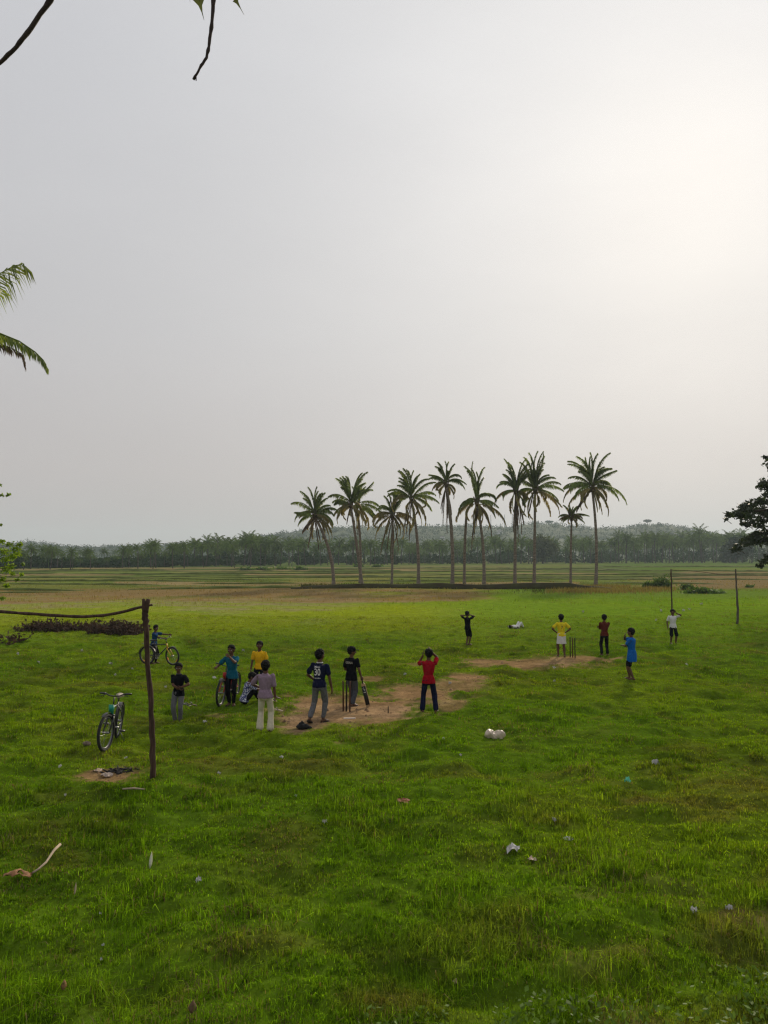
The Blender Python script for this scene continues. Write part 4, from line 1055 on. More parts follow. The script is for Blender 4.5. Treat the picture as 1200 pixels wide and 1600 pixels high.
def soil_col(x, y):
    k = fbm2(x * 1.3, y * 1.3, 91, 4)
    k = k + (vn2(x * 4.5, y * 6, 95) - .5) * .5 - .5 * sstep(.66, .8, vn2(x * 2.2, y * 4, 97))
    return SOIL * (.72 + .5 * k)[..., None] + np.array((.05, .04, .03)) * (sstep(.55, .75, fbm2(x * .5, y * .5, 93, 3)))[..., None]
radii = [.05, 1.5, 3.0]
while radii[-1] < 3000:
    d = radii[-1]; radii.append(d + max(.045, min(.00018 * d * d, .02 * d)) if d >= 4.6 else d + .3)
ang = np.concatenate([np.arange(-180, -46, 4.), np.arange(-44, 44.01, .27), np.arange(46, 177, 4.)]) * math.pi / 180
RR, AA = np.meshgrid(np.array(radii), ang, indexing='ij')
X, Y = RR * np.sin(AA), RR * np.cos(AA)
Z = hgt(X, Y); dm = dirt(X, Y); cr = crop(X, np.where(Y > 1, Y, np.maximum(RR, 1)))
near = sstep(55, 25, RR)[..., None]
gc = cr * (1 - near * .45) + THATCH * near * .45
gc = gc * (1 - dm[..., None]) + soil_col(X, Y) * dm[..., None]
nr, na = RR.shape; ii = np.arange(nr * na).reshape(nr, na); jj = np.roll(ii, -1, 1)
f = np.stack([ii[:-1], ii[1:], jj[1:], jj[:-1]], -1).reshape(-1, 4)
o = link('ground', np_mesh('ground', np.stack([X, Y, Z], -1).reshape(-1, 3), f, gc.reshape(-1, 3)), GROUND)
tag(o, 'open green meadow with a worn dirt cricket pitch and paddies beyond', 'field', kind='structure')

# ------------------------------------------------------------------ grass: separate blades, bent and coloured one by one
GRASS = leafmat('grass_blade', (0, 0, 0), .42, attr=True, tint=(1.3, 1.25, .4), rough=.6, spec=.06)
def blades(N, d0, d1, umax, dens_pow, hfun, wfun, seed, cfun=None, keep=None, lean=1.0):
    g = np.random.default_rng(seed)
    t = g.random(N)
    e = 2 - dens_pow
    d = (d0 ** e + t * (d1 ** e - d0 ** e)) ** (1 / e) if abs(e) > 1e-6 else d0 * (d1 / d0) ** t
    u = g.uniform(-umax, umax, N) * (1 + 3.2 / d)
    x, y = u * d, d
    # blades crowd together in tufts
    cl = g.random(N) < .55
    s_ = 2.0 ** np.floor(np.log2(.020 * d + .02)); qx, qy = np.round(x / s_), np.round(y / s_)
    hx = _h(qx.astype(np.int64), qy.astype(np.int64), 1, 5) - .5; hy = _h(qx.astype(np.int64), qy.astype(np.int64), 2, 6) - .5
    x = np.where(cl, (qx + hx * .9) * s_ + g.normal(0, .16, N) * s_, x); y = np.where(cl, (qy + hy * .9) * s_ + g.normal(0, .16, N) * s_, y)
    k = (g.random(N) > dirt(x, y) * 1.25) & (g.random(N) < .30 + .7 * sstep(.30, .48, vn2(x * 4.3, y * 6, 85)))
    if keep is not None: k &= keep(x, y, g)
    x, y = x[k], y[k]; n = len(x); z = hgt(x, y)
    h = hfun(x, y) * g.uniform(.45, 1.3, n); w = wfun(y) * g.uniform(.7, 1.3, n)
    th = g.uniform(0, 2 * math.pi, n); le = np.abs(g.normal(0, lean, n)); bx, by = np.cos(th), np.sin(th)
    ph = th + g.normal(math.pi / 2, .7, n); sx, sy = np.cos(ph) * w / 2, np.sin(ph) * w / 2
    v = np.empty((n, 5, 3))
    v[:, 0] = np.stack([x - sx, y - sy, z - .012], 1); v[:, 1] = np.stack([x + sx, y + sy, z - .012], 1)
    m1 = le * .28 * h; mz = h * .6
    v[:, 2] = np.stack([x + bx * m1 - sx * .75, y + by * m1 - sy * .75, z + mz], 1); v[:, 3] = np.stack([x + bx * m1 + sx * .75, y + by * m1 + sy * .75, z + mz], 1)
    v[:, 4] = np.stack([x + bx * le * .95 * h, y + by * le * .95 * h, z + h * np.maximum(.35, 1 - .35 * le)], 1)
    b = (np.arange(n) * 5)[:, None]
    f = np.concatenate([b + np.array([0, 1, 3]), b + np.array([0, 3, 2]), b + np.array([2, 3, 4])])
    c = (cfun or crop)(x, y) * (1 + (g.uniform(.45, 1.75, (n, 1)) - 1) * (.45 + .55 * sstep(20, 8, y))[:, None])
    q = g.random(n); dry = q < .05 + .22 * sstep(.5, .75, fbm2(x * .7, y * .7, 71, 3)) + .5 * dirt(x, y)
    c[dry] = np.array((.19, .155, .075)) * g.uniform(.6, 1.25, (dry.sum(), 1))
    lt = (q > .90) & (y < 30); c[lt] *= np.array((1.5, 1.45, 1.4)) + np.array((.4, .3, .2)) * sstep(14, 7, y[lt])[:, None]
    return v.reshape(-1, 3), f, np.repeat(c, 5, 0)
def h_near(x, y):
    t = fbm2(x * 1.5, y * 1.2, 81, 3); b = .026 + .075 * sstep(.5, .66, t) + .05 * vn2(x * 4, y * 4, 83) ** 2
    return b * (.62 + .55 * sstep(16, 6, y)) * (1 - .6 * dirt(x, y))
def w_near(y): return .0060 * np.maximum(1, (y / 6) ** .9)
v, f, c = blades(NB1, 4.9, 46, .60, 2.0, h_near, w_near, 1)
o = link('grass', np_mesh('grass', v, f, c), GRASS, None, False); tag(o, 'short lush green grass covering the meadow', 'grass', kind='stuff')
# rank grass and stubble on the fields farther off
def keep_far(x, y, g): return g.random(len(x)) < sstep(.38, .62, fbm2(x * .35, y * .5, 87, 3)) * .9 + .12
v, f, c = blades(NB2, 32, 120, .62, 2.2, lambda x, y: (.10 + .14 * vn2(x * .8, y * .8, 89)) * (.35 + .65 * sstep(42, 62, y)), lambda y: .02 * (y / 32), 2, keep=keep_far, lean=.4)
o = link('field_grass', np_mesh('field_grass', v, f, c), GRASS, None, False); tag(o, 'rank grass and stubble on the fields beyond the pitch', 'grass', kind='stuff')
# tall tufts standing out of the lawn
g = np.random.default_rng(31); tx, ty, tn = [], [], 0
for k in range(300):
    d = 5 + 26 * g.random() ** 1.7; u = g.uniform(-.62, .62); x0, y0 = u * d, d
    if dirt(np.array([x0]), np.array([y0]))[0] > .3: continue
    n = int(g.integers(25, 70)); s = g.uniform(.05, .16); tx.append(x0 + g.normal(0, s, n)); ty.append(y0 + g.normal(0, s, n))
tx, ty = np.concatenate(tx), np.concatenate(ty)
def tufts(x, y, hs, ws, seed, col, lean=.5):
    g = np.random.default_rng(seed); n = len(x); z = hgt(x, y); h = hs * g.uniform(.5, 1.25, n); w = ws * np.maximum(1, (y / 8) ** .8) * g.uniform(.7, 1.3, n)
    th = g.uniform(0, 6.283, n); le = np.abs(g.normal(0, lean, n)); bx, by = np.cos(th), np.sin(th); ph = th + 1.57; sx, sy = np.cos(ph) * w / 2, np.sin(ph) * w / 2
    v = np.empty((n, 5, 3)); v[:, 0] = np.stack([x - sx, y - sy, z], 1); v[:, 1] = np.stack([x + sx, y + sy, z], 1)
    v[:, 2] = np.stack([x + bx * le * .3 * h - sx * .7, y + by * le * .3 * h - sy * .7, z + h * .6], 1); v[:, 3] = v[:, 2] + np.stack([sx * 1.4, sy * 1.4, sx * 0], 1)
    v[:, 4] = np.stack([x + bx * le * h, y + by * le * h, z + h * np.maximum(.4, 1 - .3 * le)], 1)
    b = (np.arange(n) * 5)[:, None]; f = np.concatenate([b + np.array([0, 1, 3]), b + np.array([0, 3, 2]), b + np.array([2, 3, 4])])
    return v.reshape(-1, 3), f, np.repeat(col(x, y) * g.uniform(.6, 1.3, (n, 1)), 5, 0)
v, f, c = tufts(tx, ty, .15, .0045, 3, lambda x, y: crop(x, y) * np.array((.85, .95, 1.0)))
o = link('grass_tufts', np_mesh('grass_tufts', v, f, c), GRASS, None, False); tag(o, 'taller darker grass tufts dotted through the lawn', 'grass', kind='stuff')
# low leafy weeds at the near edge
WEED = leafmat('weed_leaf', (.10, .17, .025), .35, .45, scale=9, tint=(1.2, 1.15, .6), rough=.6, spec=.12)
cw = []
for (a, b_, y0, y1, n) in [(770, 960, 1570, 1625, 190), (1060, 1230, 1520, 1625, 150), (560, 700, 1590, 1625, 60), (930, 1060, 1580, 1625, 60), (1140, 1230, 1530, 1620, 90)]:
    for k in range(n):
        p = at(g.uniform(a, b_), g.uniform(y0, y1)); cw.append((p.x, p.y, p.z + g.uniform(.03, .13)))
v, f = leaf_quads(np.array(cw), g.uniform(.016, .038, len(cw)), 12, .75)
tag(link('creeping_weeds', np_mesh('creeping_weeds', v, f), WEED, None, False), 'small round pale leaves of creeping weeds at the near edge of the grass', 'weeds', kind='stuff')

# clods and pebbles on the worn earth
g = np.random.default_rng(55); px_, py_ = [], []
for (cx, cy, rx, ry, st) in DIRT[:9]:
    n = int(60 * rx * ry) + 30; a = g.uniform(0, 6.283, n); r_ = np.sqrt(g.random(n)) * 1.1; px_.append(cx + np.cos(a) * r_ * rx); py_.append(cy + np.sin(a) * r_ * ry)
px_, py_ = np.concatenate(px_), np.concatenate(py_); k = dirt(px_, py_) > .35; px_, py_ = px_[k], py_[k]
oc = np.array([(1, 0, 0), (0, 1, 0), (-1, 0, 0), (0, -1, 0), (0, 0, 1.)]); fc = np.array([(0, 1, 4), (1, 2, 4), (2, 3, 4), (3, 0, 4)]); n = len(px_); sz = g.uniform(.008, .028, n) * (1 + 1.2 * (g.random(n) > .93))
pv = np.stack([px_, py_, hgt(px_, py_)], 1)[:, None, :] + oc[None] * sz[:, None, None] * g.uniform(.6, 1.2, (n, 5, 1)); pf = (np.arange(n) * 5)[:, None, None] + fc[None]
tag(link('pebbles', np_mesh('pebbles', pv.reshape(-1, 3), pf.reshape(-1, 3)), mat('clod', (.17, .10, .05), .95, .4, 5), None, False), 'small clods and pebbles on the worn pitch', 'pebbles', kind='stuff')

# ------------------------------------------------------------------ banks between the paddies
BUND = mat('bund_earth', (.060, .068, .020), .95, .5, .8, col2=(.105, .135, .028), spec=.05)
BANK = mat('bank_grass', (.034, .026, .016), .95, .5, .7, col2=(.050, .052, .020), spec=.05)
def bund(name, a, b, h, w, mt, label, group, seed, tuft=0):
    a, b = V(a), V(b); n = max(12, int((b - a).length / max(1.0, w * .7))); d = (b - a).normalized(); s = V((-d.y, d.x, 0)); rings = []
    for i in range(n + 1):
        p = a.lerp(b, i / n); e = min(1, 6 * min(i, n - i) / n + .15)
        off = (fbm2(np.array([p.x * .06]), np.array([p.y * .06]), seed, 3)[0] - .5) * w * 2.2; hh = h * e * (.6 + .8 * vn2(np.array([p.x * .5]), np.array([p.y * .5]), seed + 3)[0])
        p = p + s * off; z = hz(p.x, p.y)
        rings.append([(p + s * (w * q)).to_2d().to_3d() + V((0, 0, z + hh * t)) for q, t in ((-1, -.3), (-.6, .5), (-.3, .95), (.05, 1), (.4, .7), (1, -.3))])
    o = MB().loft(rings).build(name, mt); return tag(o, label, 'bank', group, 'structure')
g0 = lambda px, py: V((*gp0(px, py), 0))
bund('field_bank', g0(455, 920.5), g0(960, 919.5), .5, .8, BANK, 'dark earth bank on which the row of palms stands', None, 201)
k = 0
for (x0, y0, x1, y1, h, w) in [(-200, 921, 135, 921.5, .3, .5), (200, 921, 480, 919, .35, .6), (-200, 928, 110, 924, .2, .5), (-250, 908, 320, 909, .35, .6), (-250, 902, 1000, 903, .28, .6), (100, 897, 700, 896.5, .35, .7), (650, 905, 1250, 906, .3, .7),
                              (600, 899, 1400, 897, .35, .8), (-200, 897.5, 90, 897, .35, .8), (300, 893, 900, 894, .35, .9), (860, 892, 1400, 893, .4, 1), (-200, 893.5, 330, 893, .35, .9), (420, 888.5, 1000, 888.5, .4, 1.2), (900, 886, 1400, 886.5, .5, 1.3),
                              (340, 890.5, 600, 890, .6, 1.2), (60, 890.8, 300, 890.5, .35, 1), (150, 904.5, 420, 905.5, .25, .6), (500, 908, 900, 909, .25, .6), (700, 901, 1100, 901.5, .28, .6), (940, 911, 1130, 912, .25, .6), (1000, 899.5, 1400, 900.5, .3, .6), (640, 891, 1000, 890.5, .35, 1), (250, 899.5, 640, 900.5, .25, .6), (-200, 912.5, 250, 914.5, .25, .5), (300, 913, 470, 912, .25, .5)]:
    k += 1; bund('paddy_bund', g0(x0, y0), g0(x1, y1), h * .7, w, BUND, 'thin grassy bund dividing the distant paddy plots', 'bunds between the paddies', 210 + k)
# dry grass on the bank
bx_, by_ = [], []
for (a, b_, yy, n) in [(470, 985, 917.5, 5200), (820, 1060, 924, 3000), (985, 1060, 921, 500)]:
    for k in range(n):
        x, y = gp0(g.uniform(a, b_) if a < 800 else g.normal((a + b_) / 2, (b_ - a) / 4.2), yy + g.normal(0, 1.2 if a < 800 else 2.0)); bx_.append(x); by_.append(y)
bx_, by_ = np.array(bx_), np.array(by_)
v, f, c = tufts(bx_, by_, .36, .007, 6, lambda x, y: np.where((x / y * F + 600 > 850)[:, None], np.array((.17, .135, .062)), np.array((.050, .055, .020))), .4)
tag(link('bank_grass', np_mesh('bank_grass', v, f, c), GRASS, None, False), 'tall dry grass growing along the palm bank', 'grass', kind='stuff')

# ------------------------------------------------------------------ bushes, brushwood
BUSHG = leafmat('bush_leaf', (.075, .135, .028), .45, .4, scale=1.2, tint=(1.25, 1.2, .6)); TWIG = mat('dry_twig', (.055, .034, .022), .9, .4, 6); TWLEAF = leafmat('withered_leaf', (.055, .034, .021), .2, .5, scale=4, tint=(1.2, 1, .8), rough=.9)
def bush(label, px, py, hw, hh, seed, n=500, group=None, leaf=.16):
    b = at(px, py); sc = b.y / F; g = np.random.default_rng(seed); root = empty('bush', b, 0, label, 'bush', group)
    cl = g.normal(size=(14, 3)); cl /= np.linalg.norm(cl, axis=1)[:, None]; cl *= .6; i = g.integers(0, 14, n); q = cl[i] + g.normal(size=(n, 3)) * .2
    q[:, 2] = np.abs(q[:, 2]); c = q * [hw * sc, hw * sc * .6, hh * sc * 1.15] ; v, f = leaf_quads(c, g.uniform(.6, 1.3, n) * leaf, seed)
    link('leaves', np_mesh('leaves', v, f), BUSHG, root, False); m = MB()
    for k in range(7): m.tube([(0, 0, -.1), (math.cos(k) * hw * sc * .5, math.sin(k) * hw * sc * .3, hh * sc * .7)], [.04, .012], 5)
    m.build('stems', FART, root)
bush('rounded green bush beside the left pole of the far goal', 1034, 918, 17, 19, 1, 800)
bush('low green bush left of the rounded one by the far goal', 1014, 918, 13, 9, 2, 350)
bush('long low bush on the bank between the far goal poles', 1100, 927, 34, 8, 3, 800)
bush('smaller bush at the bank end left inside the far goal', 1074, 922, 14, 8, 4, 450)
bush('low dark bush right of the far goal', 1172, 918, 9, 4, 5, 140)
for q, (x, y, w_) in enumerate([(385, 891, 12), (410, 890.5, 14), (440, 890, 16), (470, 890.5, 14), (560, 886, 9), (590, 886, 10)]):
    bush('small dark bush on a bund before the distant palm grove', x, y, w_, 4.5, 40 + q, 140, 'bushes along the far bund', .4)
def heap(label, px, py, hw, hh, seed, nt_=420):
    b = at(px, py); sc = b.y / F; g = random.Random(seed); root = empty('brushwood_heap', b, 0, label, 'brushwood', 'heaps of dead brushwood'); m = MB(); cs = []
    for k in range(nt_):
        u = g.uniform(-1, 1); w_ = g.uniform(-1, 1); H_ = (1 - u * u) * (1 - .5 * w_ * w_) * hh * sc * (.7 + .5 * math.sin(u * 5 + seed) ** 2); z = g.uniform(0, max(.05, H_)); p = V((u * hw * sc, w_ * .9, z)); d = V((g.uniform(-1, 1), g.uniform(-1, 1), g.uniform(-.2, .9))).normalized() * g.uniform(.2, .55)
        q = p + d * .5 + V((g.uniform(-.05, .05), 0, g.uniform(-.04, .04))); m.tube([p, q, p + d], [.014, .010, .004], 4)
        for j in range(4): cs.append(p + d * g.random() + V((g.uniform(-.05, .05), g.uniform(-.05, .05), g.uniform(-.03, .05))))
    m.build('twigs', TWIG, root); v, f = leaf_quads(np.array([tuple(c) for c in cs]), np.random.default_rng(seed).uniform(.05, .11, len(cs)), seed); link('dead_leaves', np_mesh('dead_leaves', v, f), TWLEAF, root, False)
heap('dead brown brushwood under the crossbar, leftmost heap', 72, 985, 36, 10, 1, 330); heap('low middle heap of dead brown brushwood under the crossbar', 132, 984, 22, 6, 2, 130); heap('largest dead brushwood heap, beside the forked goal post', 185, 990, 36, 13, 3, 430)
heap('thin scatter of dead twigs at the far left below the brushwood', 12, 1004, 20, 4, 4, 45)

# ------------------------------------------------------------------ broadleaf tree reaching in from the right
DLEAF = leafmat('dark_tree_leaf', (.026, .040, .016), .22, .4, scale=1.5, tint=(1.25, 1.1, .6), rough=.45, spec=.4); LIMB = mat('tree_bark', (.065, .05, .04), .95, .4, 5, bump=.7, spec=.1)
def sprays(lst, Yd, leaf, dens, seed, b, dy=1.2):
    g = np.random.default_rng(seed); cs, ss, pos = [], [], []
    for (px, py, r) in lst:
        w = at_depth(px, py, Yd + g.uniform(-dy, dy)) - b; r_ = r * Yd / F; n = int(dens * (r / 6) ** 1.6) + 10; q = g.normal(size=(n, 3)) * [.62, .62, .42] * r_
        cs.append(np.array(w) + q); ss.append(g.uniform(.6, 1.25, n) * leaf); pos.append(V(w))
    return np.concatenate(cs), np.concatenate(ss), pos
Yd = 45.0; b = V((730 / F * Yd, Yd, 0)); b.z = hz(b.x, b.y)
root = empty('broadleaf_tree', b, 0, 'dark spreading tree whose boughs reach in from the right edge', 'tree')
LST = [(1196, 714, 3), (1193, 754, 7), (1189, 761, 5), (1199, 762, 7), (1198, 775, 7), (1186, 783, 7), (1193, 785, 8), (1176, 789, 7), (1160, 790, 5), (1168, 788, 5), (1160, 797, 7), (1170, 799, 7), (1180, 799, 8), (1190, 796, 8), (1137, 804, 4), (1134, 811, 2.5), (1143, 806, 4), (1150, 803, 5), (1157, 805, 6),
       (1164, 808, 5), (1172, 807, 5), (1190, 812, 8), (1197, 805, 8), (1168, 820, 5), (1176, 817, 6), (1186, 822, 6), (1161, 818, 3), (1196, 832, 9), (1184, 835, 6), (1176, 838, 6), (1168, 842, 6), (1160, 848, 6), (1153, 853, 5), (1147, 859, 4.5), (1186, 845, 8), (1197, 845, 8), (1175, 847, 6), (1166, 850, 4), (1199, 871, 6), (1194, 877, 4), (1188, 884, 3.5), (1155, 858, 4)]
g = np.random.default_rng(77)
for k in range(330):
    q = g.normal(size=3); q /= np.linalg.norm(q); q *= g.uniform(.35, 1) ** .5; px, py = 1370 + q[0] * 180, 770 + q[2] * 115
    if px > 1207: LST.append((px, py, g.uniform(7, 13)))
cs, ss, pos = sprays(LST, Yd, .13, 52, 5, b, 2.0); v, f = leaf_quads(cs, ss, 5); link('crown', np_mesh('crown', v, f), DLEAF, root, False)
tm = MB(); W = lambda px, py, dy=0: at_depth(px, py, Yd + dy) - b
tm.tube([(0, 0, -.3), W(1332, 900), W(1335, 820), W(1350, 740)], [.45, .34, .28, .15], 12)
for pts, r_ in (([W(1335, 830), W(1280, 800), W(1220, 795), W(1165, 800), W(1138, 806)], .17), ([W(1333, 850), W(1270, 832), W(1210, 838), W(1165, 846), W(1148, 858)], .15), ([W(1334, 870), W(1270, 862), W(1220, 862), W(1190, 882)], .1), ([W(1340, 790), W(1280, 760), W(1215, 755), W(1190, 757)], .14), ([W(1345, 760), W(1270, 720), W(1205, 712)], .12), ([W(1345, 770), W(1420, 720), W(1480, 730)], .16), ([W(1338, 820), W(1420, 800), W(1500, 810)], .15)):
    tm.tube(rough(pts, [r_ * (1 - .8 * i / (len(pts) - 1)) for i in range(len(pts))], 4, .06, int(r_ * 1000))[0], [r_ * (1 - .85 * i / ((len(pts) - 1) * 4)) for i in range((len(pts) - 1) * 4 + 1)], 7)
for i, p in enumerate(pos):
    if i % 2: tm.tube([p + V((.4, .2, -.25)), p], [.022, .008], 4)
tm.build('trunk', LIMB, root)

# light green young tree at the left edge
YL = leafmat('young_leaf', (.17, .27, .03), .55, .35, scale=6, tint=(1.3, 1.2, .5), rough=.5)
Yd = 19.0; b = V((-(600 + 75) / F * Yd, Yd, 0)); b.z = hz(b.x, b.y); root = empty('young_tree', b, 0, 'light green feathery young tree at the left edge of the field', 'tree')
LST = [(6, 862, 9), (15, 851, 7), (24, 858, 7), (31, 851, 4), (28, 865, 6), (9, 875, 8), (19, 869, 8), (36, 881, 3), (10, 890, 8), (18, 886, 7), (5, 905, 7), (20, 896, 5), (34, 898, 3.5), (3, 846, 5), (12, 773, 3), (2, 774, 3), (0, 758, 2.5), (2, 820, 3), (3, 845, 3), (27, 906, 4), (12, 915, 5), (8, 1000, 4), (3, 935, 5)]
for k in range(90):
    px, py = g.uniform(-170, -14), g.uniform(740, 960); LST.append((px, py, g.uniform(5, 10)))
LST = [(x_, y_, r_ * (.72 if x_ > -6 else 1)) for x_, y_, r_ in LST]; cs, ss, pos = sprays(LST, Yd, .038, 85, 6, b, .8); v, f = leaf_quads(cs, ss, 6); link('crown', np_mesh('crown', v, f), YL, root, False)
W = lambda px, py, dy=0: at_depth(px, py, Yd + dy) - b
tm = MB(); tm.tube([(0, 0, -.2), W(-78, 980), W(-70, 880), W(-72, 760)], [.09, .075, .055, .02], 9)
for p in pos:
    t = V((W(-72, p.x).x, 0, max(.8, p.z - .5))); tm.tube([t, t.lerp(p, .5) + V((0, 0, .1)), p], [.016, .009, .003], 4)
tm.build('trunk', LIMB, root)

# peepal overhead: two of its twigs hang into the top of the view
PB = mat('twig_bark', (.040, .026, .024), .8, .3, 60, bump=.4); PL = leafmat('peepal_leaf', (.060, .075, .016), .4, .4, scale=14, tint=(1.3, 1.2, .5), rough=.35, spec=.5)
b = V((-2.6, -3.2, 0)); root = empty('peepal_tree', b, 0, 'peepal tree overhead, twigs and drip tipped leaves hanging into the top of the photo', 'tree')
Yd = 2.7; W = lambda px, py, dy=0: at_depth(px, py, Yd + dy) - b
tm = MB(); tm.tube(*rough([(0, 0, -.3), (.1, .1, 2.5), (.2, .4, 4.6), (.6, 1.6, 6.1)], [.42, .34, .28, .18], 6, .04, 3)); tm.build('trunk', LIMB, root)
bo = MB(); B1 = V((1.2, 3.6, 6.7)); B2 = W(170, -330); B3 = W(420, -260)
bo.tube(*rough([(.6, 1.6, 6.1), B1, B2, B3, B3 + V((.8, .6, .1))], [.17, .09, .05, .03, .012], 7, .02, 4)); BOU = bo.build('bough', PB, root)
def twig(pts, r0, r1, seed, knots=()):
    P_, R_ = rough(pts, [r0 + (r1 - r0) * i / (len(pts) - 1) for i in range(len(pts))], 4, .0012, seed, 8); R_ = [r * (1.28 if i % 5 == 2 else 1) for i, r in enumerate(R_)]
    return MB().tube(P_, R_, 8).build('twig', PB, BOU)
twig([B2.lerp(B3, .1), W(140, -130), W(105, -45), W(78, 0), W(48, 45), W(25, 74), W(0, 98), W(-35, 126), W(-60, 138)], .011, .0052, 1)
tw = twig([B3, W(350, -140), W(338, -50), W(333.5, 0), W(331, 35), W(327, 68), W(323, 90), W(312, 107), W(302.5, 124)], .008, .0042, 2)
MB().tube([W(306, 118), W(306.5, 126)], [.0035, .002], 5).build('bud', PB, tw)
def heart_leaf(base, tip, wid, seed, holes=False):
    g = random.Random(seed); base, tip = V(base), V(tip); d = (tip - base); l = d.length; d.normalize(); s = d.cross(V((g.uniform(-.3, .3), 1, g.uniform(-.3, .3)))).normalized(); n = s.cross(d)
    prof = [(0, .12), (.06, .36), (.16, .5), (.28, .5), (.42, .42), (.54, .29), (.64, .15), (.72, .06), (.84, .018), (1, .004)]; v, f = [], []
    for t, w_ in prof:
        c = base + d * l * t; cu = n * (.05 * l * math.sin(t * 3))
        v += [c + s * w_ * wid + cu + n * .02 * wid, c + cu, c - s * w_ * wid + cu + n * .02 * wid]
    for i in range(len(prof) - 1):
        for k in range(2):
            if holes and i in (3, 5) and k == i % 2: continue
            a = 3 * i + k; f.append((a, a + 1, a + 4, a + 3))
    me = bpy.data.meshes.new('leaf'); me.from_pydata([tuple(q) for q in v], [], f); o = link('leaf', me, PL, BOU, True)
    MB().tube([base - d * .05 - V((0, 0, -.03)), base, base + d * l * .7], [.0012, .0014, .0005], 5).build('midrib', PB, o)
heart_leaf(W(296, -62), W(319, 31), .115, 1); heart_leaf(W(337, -52), W(381, 23), .085, 2, True); heart_leaf(W(286, -80), W(297, 3), .06, 3)
for k in range(46):
    t = g.random(); p = B2.lerp(B3, t) if k % 2 else B1.lerp(B2, t); p = p + V((g.uniform(-.35, .35), g.uniform(-.3, .3), g.uniform(-.05, .3))); heart_leaf(p, p + V((g.uniform(-.1, .1), g.uniform(-.05, .05), g.uniform(-.24, -.17))), .12, 10 + k)

# ------------------------------------------------------------------ litter and small things on the grass
PAPER = mat('crumpled_paper', (.42, .41, .39), .8, .2, 60); PLAST = mat('milky_plastic', (.50, .41, .31), .38, .12, 9, spec=.5); GREENP = mat('green_wrapper', (.10, .48, .33), .4, .2, 60, spec=.5); BLUEP = mat('blue_grey_wrapper', (.36, .355, .345), .5, .2, 60)
DRYL = mat('dry_leaf', (.24, .12, .055), .8, .35, 30); STICKM = mat('bleached_stalk', (.34, .27, .19), .85, .25, 30, stretch=(1, 1, 6)); ASH = mat('ash', (.02, .018, .018), .95, .4, 20); STONE = mat('stone', (.16, .12, .09), .9, .3, 20); BAGM = mat('black_bag', (.010, .0095, .0095), .6, .3, 20, spec=.15)
def scrap(name, label, cat, px, py, wpx, hpx, m, seed, group=None, up=.5, lift=.03):
    p = at(px, py); sc = p.y / F; g = np.random.default_rng(seed); n = 6; w_, h_ = wpx * sc, hpx * sc
    gx, gy = np.meshgrid(np.linspace(-.5, .5, n), np.linspace(-.5, .5, n)); v = np.stack([gx * w_ * (1 + g.normal(0, .12, gx.shape)), gy * max(w_, h_) * .8 * (1 + g.normal(0, .12, gx.shape)), lift + h_ * up * (1 + g.normal(0, .55, gx.shape)) - (gx ** 2 + gy ** 2) * h_ * .9], -1).reshape(-1, 3)
    f = [(i * n + j, i * n + j + 1, (i + 1) * n + j + 1, (i + 1) * n + j) for i in range(n - 1) for j in range(n - 1) if (i, j) not in ((0, 0), (n - 2, n - 2), (0, n - 2))]
    me = bpy.data.meshes.new(name); me.from_pydata([tuple(q) for q in v], [], f); o = link(name, me, m, None, False); o.location = p; o.rotation_euler = (0, 0, g.uniform(0, 6)); s = o.modifiers.new('t', 'SOLIDIFY'); s.thickness = .0025
    return tag(o, label, cat, group)
p = at(772, 1153); k = p.y / F; jb = MB()
jb.ball((-.09, 0, .085), (.10, .085, .095)); jb.ball((.10, .01, .075), (.115, .09, .09)); jb.ball((0, -.01, .065), (.15, .085, .072)); jb.ball((-.05, 0, .05), (.1, .08, .055))
o = jb.build('plastic_can', PLAST); remesh(o, .008, 5); wrinkle(o, .045, 13, 4, 1); o.location = p + V((0, 0, -.012)); o.rotation_euler = (0, R(3), R(-6)); tag(o, 'crushed milky plastic can with two bulges lying alone on the grass', 'can')
MB().tube([(.165, .02, .10), (.205, .02, .105)], [.028, .026], 12).build('neck', PLAST, o)
scrap('paper_scrap', 'torn white paper in the grass right of centre, below the plastic can', 'litter', 802, 1334, 24, 12, PAPER, 1, up=.6); scrap('paper_scrap', 'pinkish white scrap just right of the torn white paper', 'litter', 832, 1347, 12, 5, mat('pinkish_paper', (.5, .38, .30), .8, .2, 60), 2)
scrap('plastic_wrapper', 'small mint green plastic wrapper in the grass at right', 'litter', 981, 1225, 10, 6, GREENP, 3, up=.8); scrap('paper_scrap', 'small white scrap alone in the middle of the lawn', 'litter', 507, 1288, 9, 7, PAPER, 4, up=.4)
scrap('paper_wad', 'white paper wad at lower right, the nearest litter', 'litter', 1084, 1431, 12, 8, PAPER, 5, up=.5, lift=.05); scrap('paper_scrap', 'pale scrap at the right above the nearest wad', 'litter', 1140, 1424, 11, 7, BLUEP, 6); scrap('plastic_wrapper', 'clear whitish wrapper right of the green wrapper', 'litter', 1024, 1196, 11, 7, BLUEP, 7, up=.6)
scrap('paper_scrap', 'grey white scrap beside the pale upright leaf', 'litter', 310, 1380, 8, 8, BLUEP, 8, up=.4); scrap('paper_scrap', 'bluish scrap in the grass left of the torn paper', 'litter', 866, 1286, 7, 6, BLUEP, 9); scrap('paper_scrap', 'white streak of paper right of the bluish scrap', 'litter', 888, 1315, 16, 4, PAPER, 10)
g = random.Random(3)
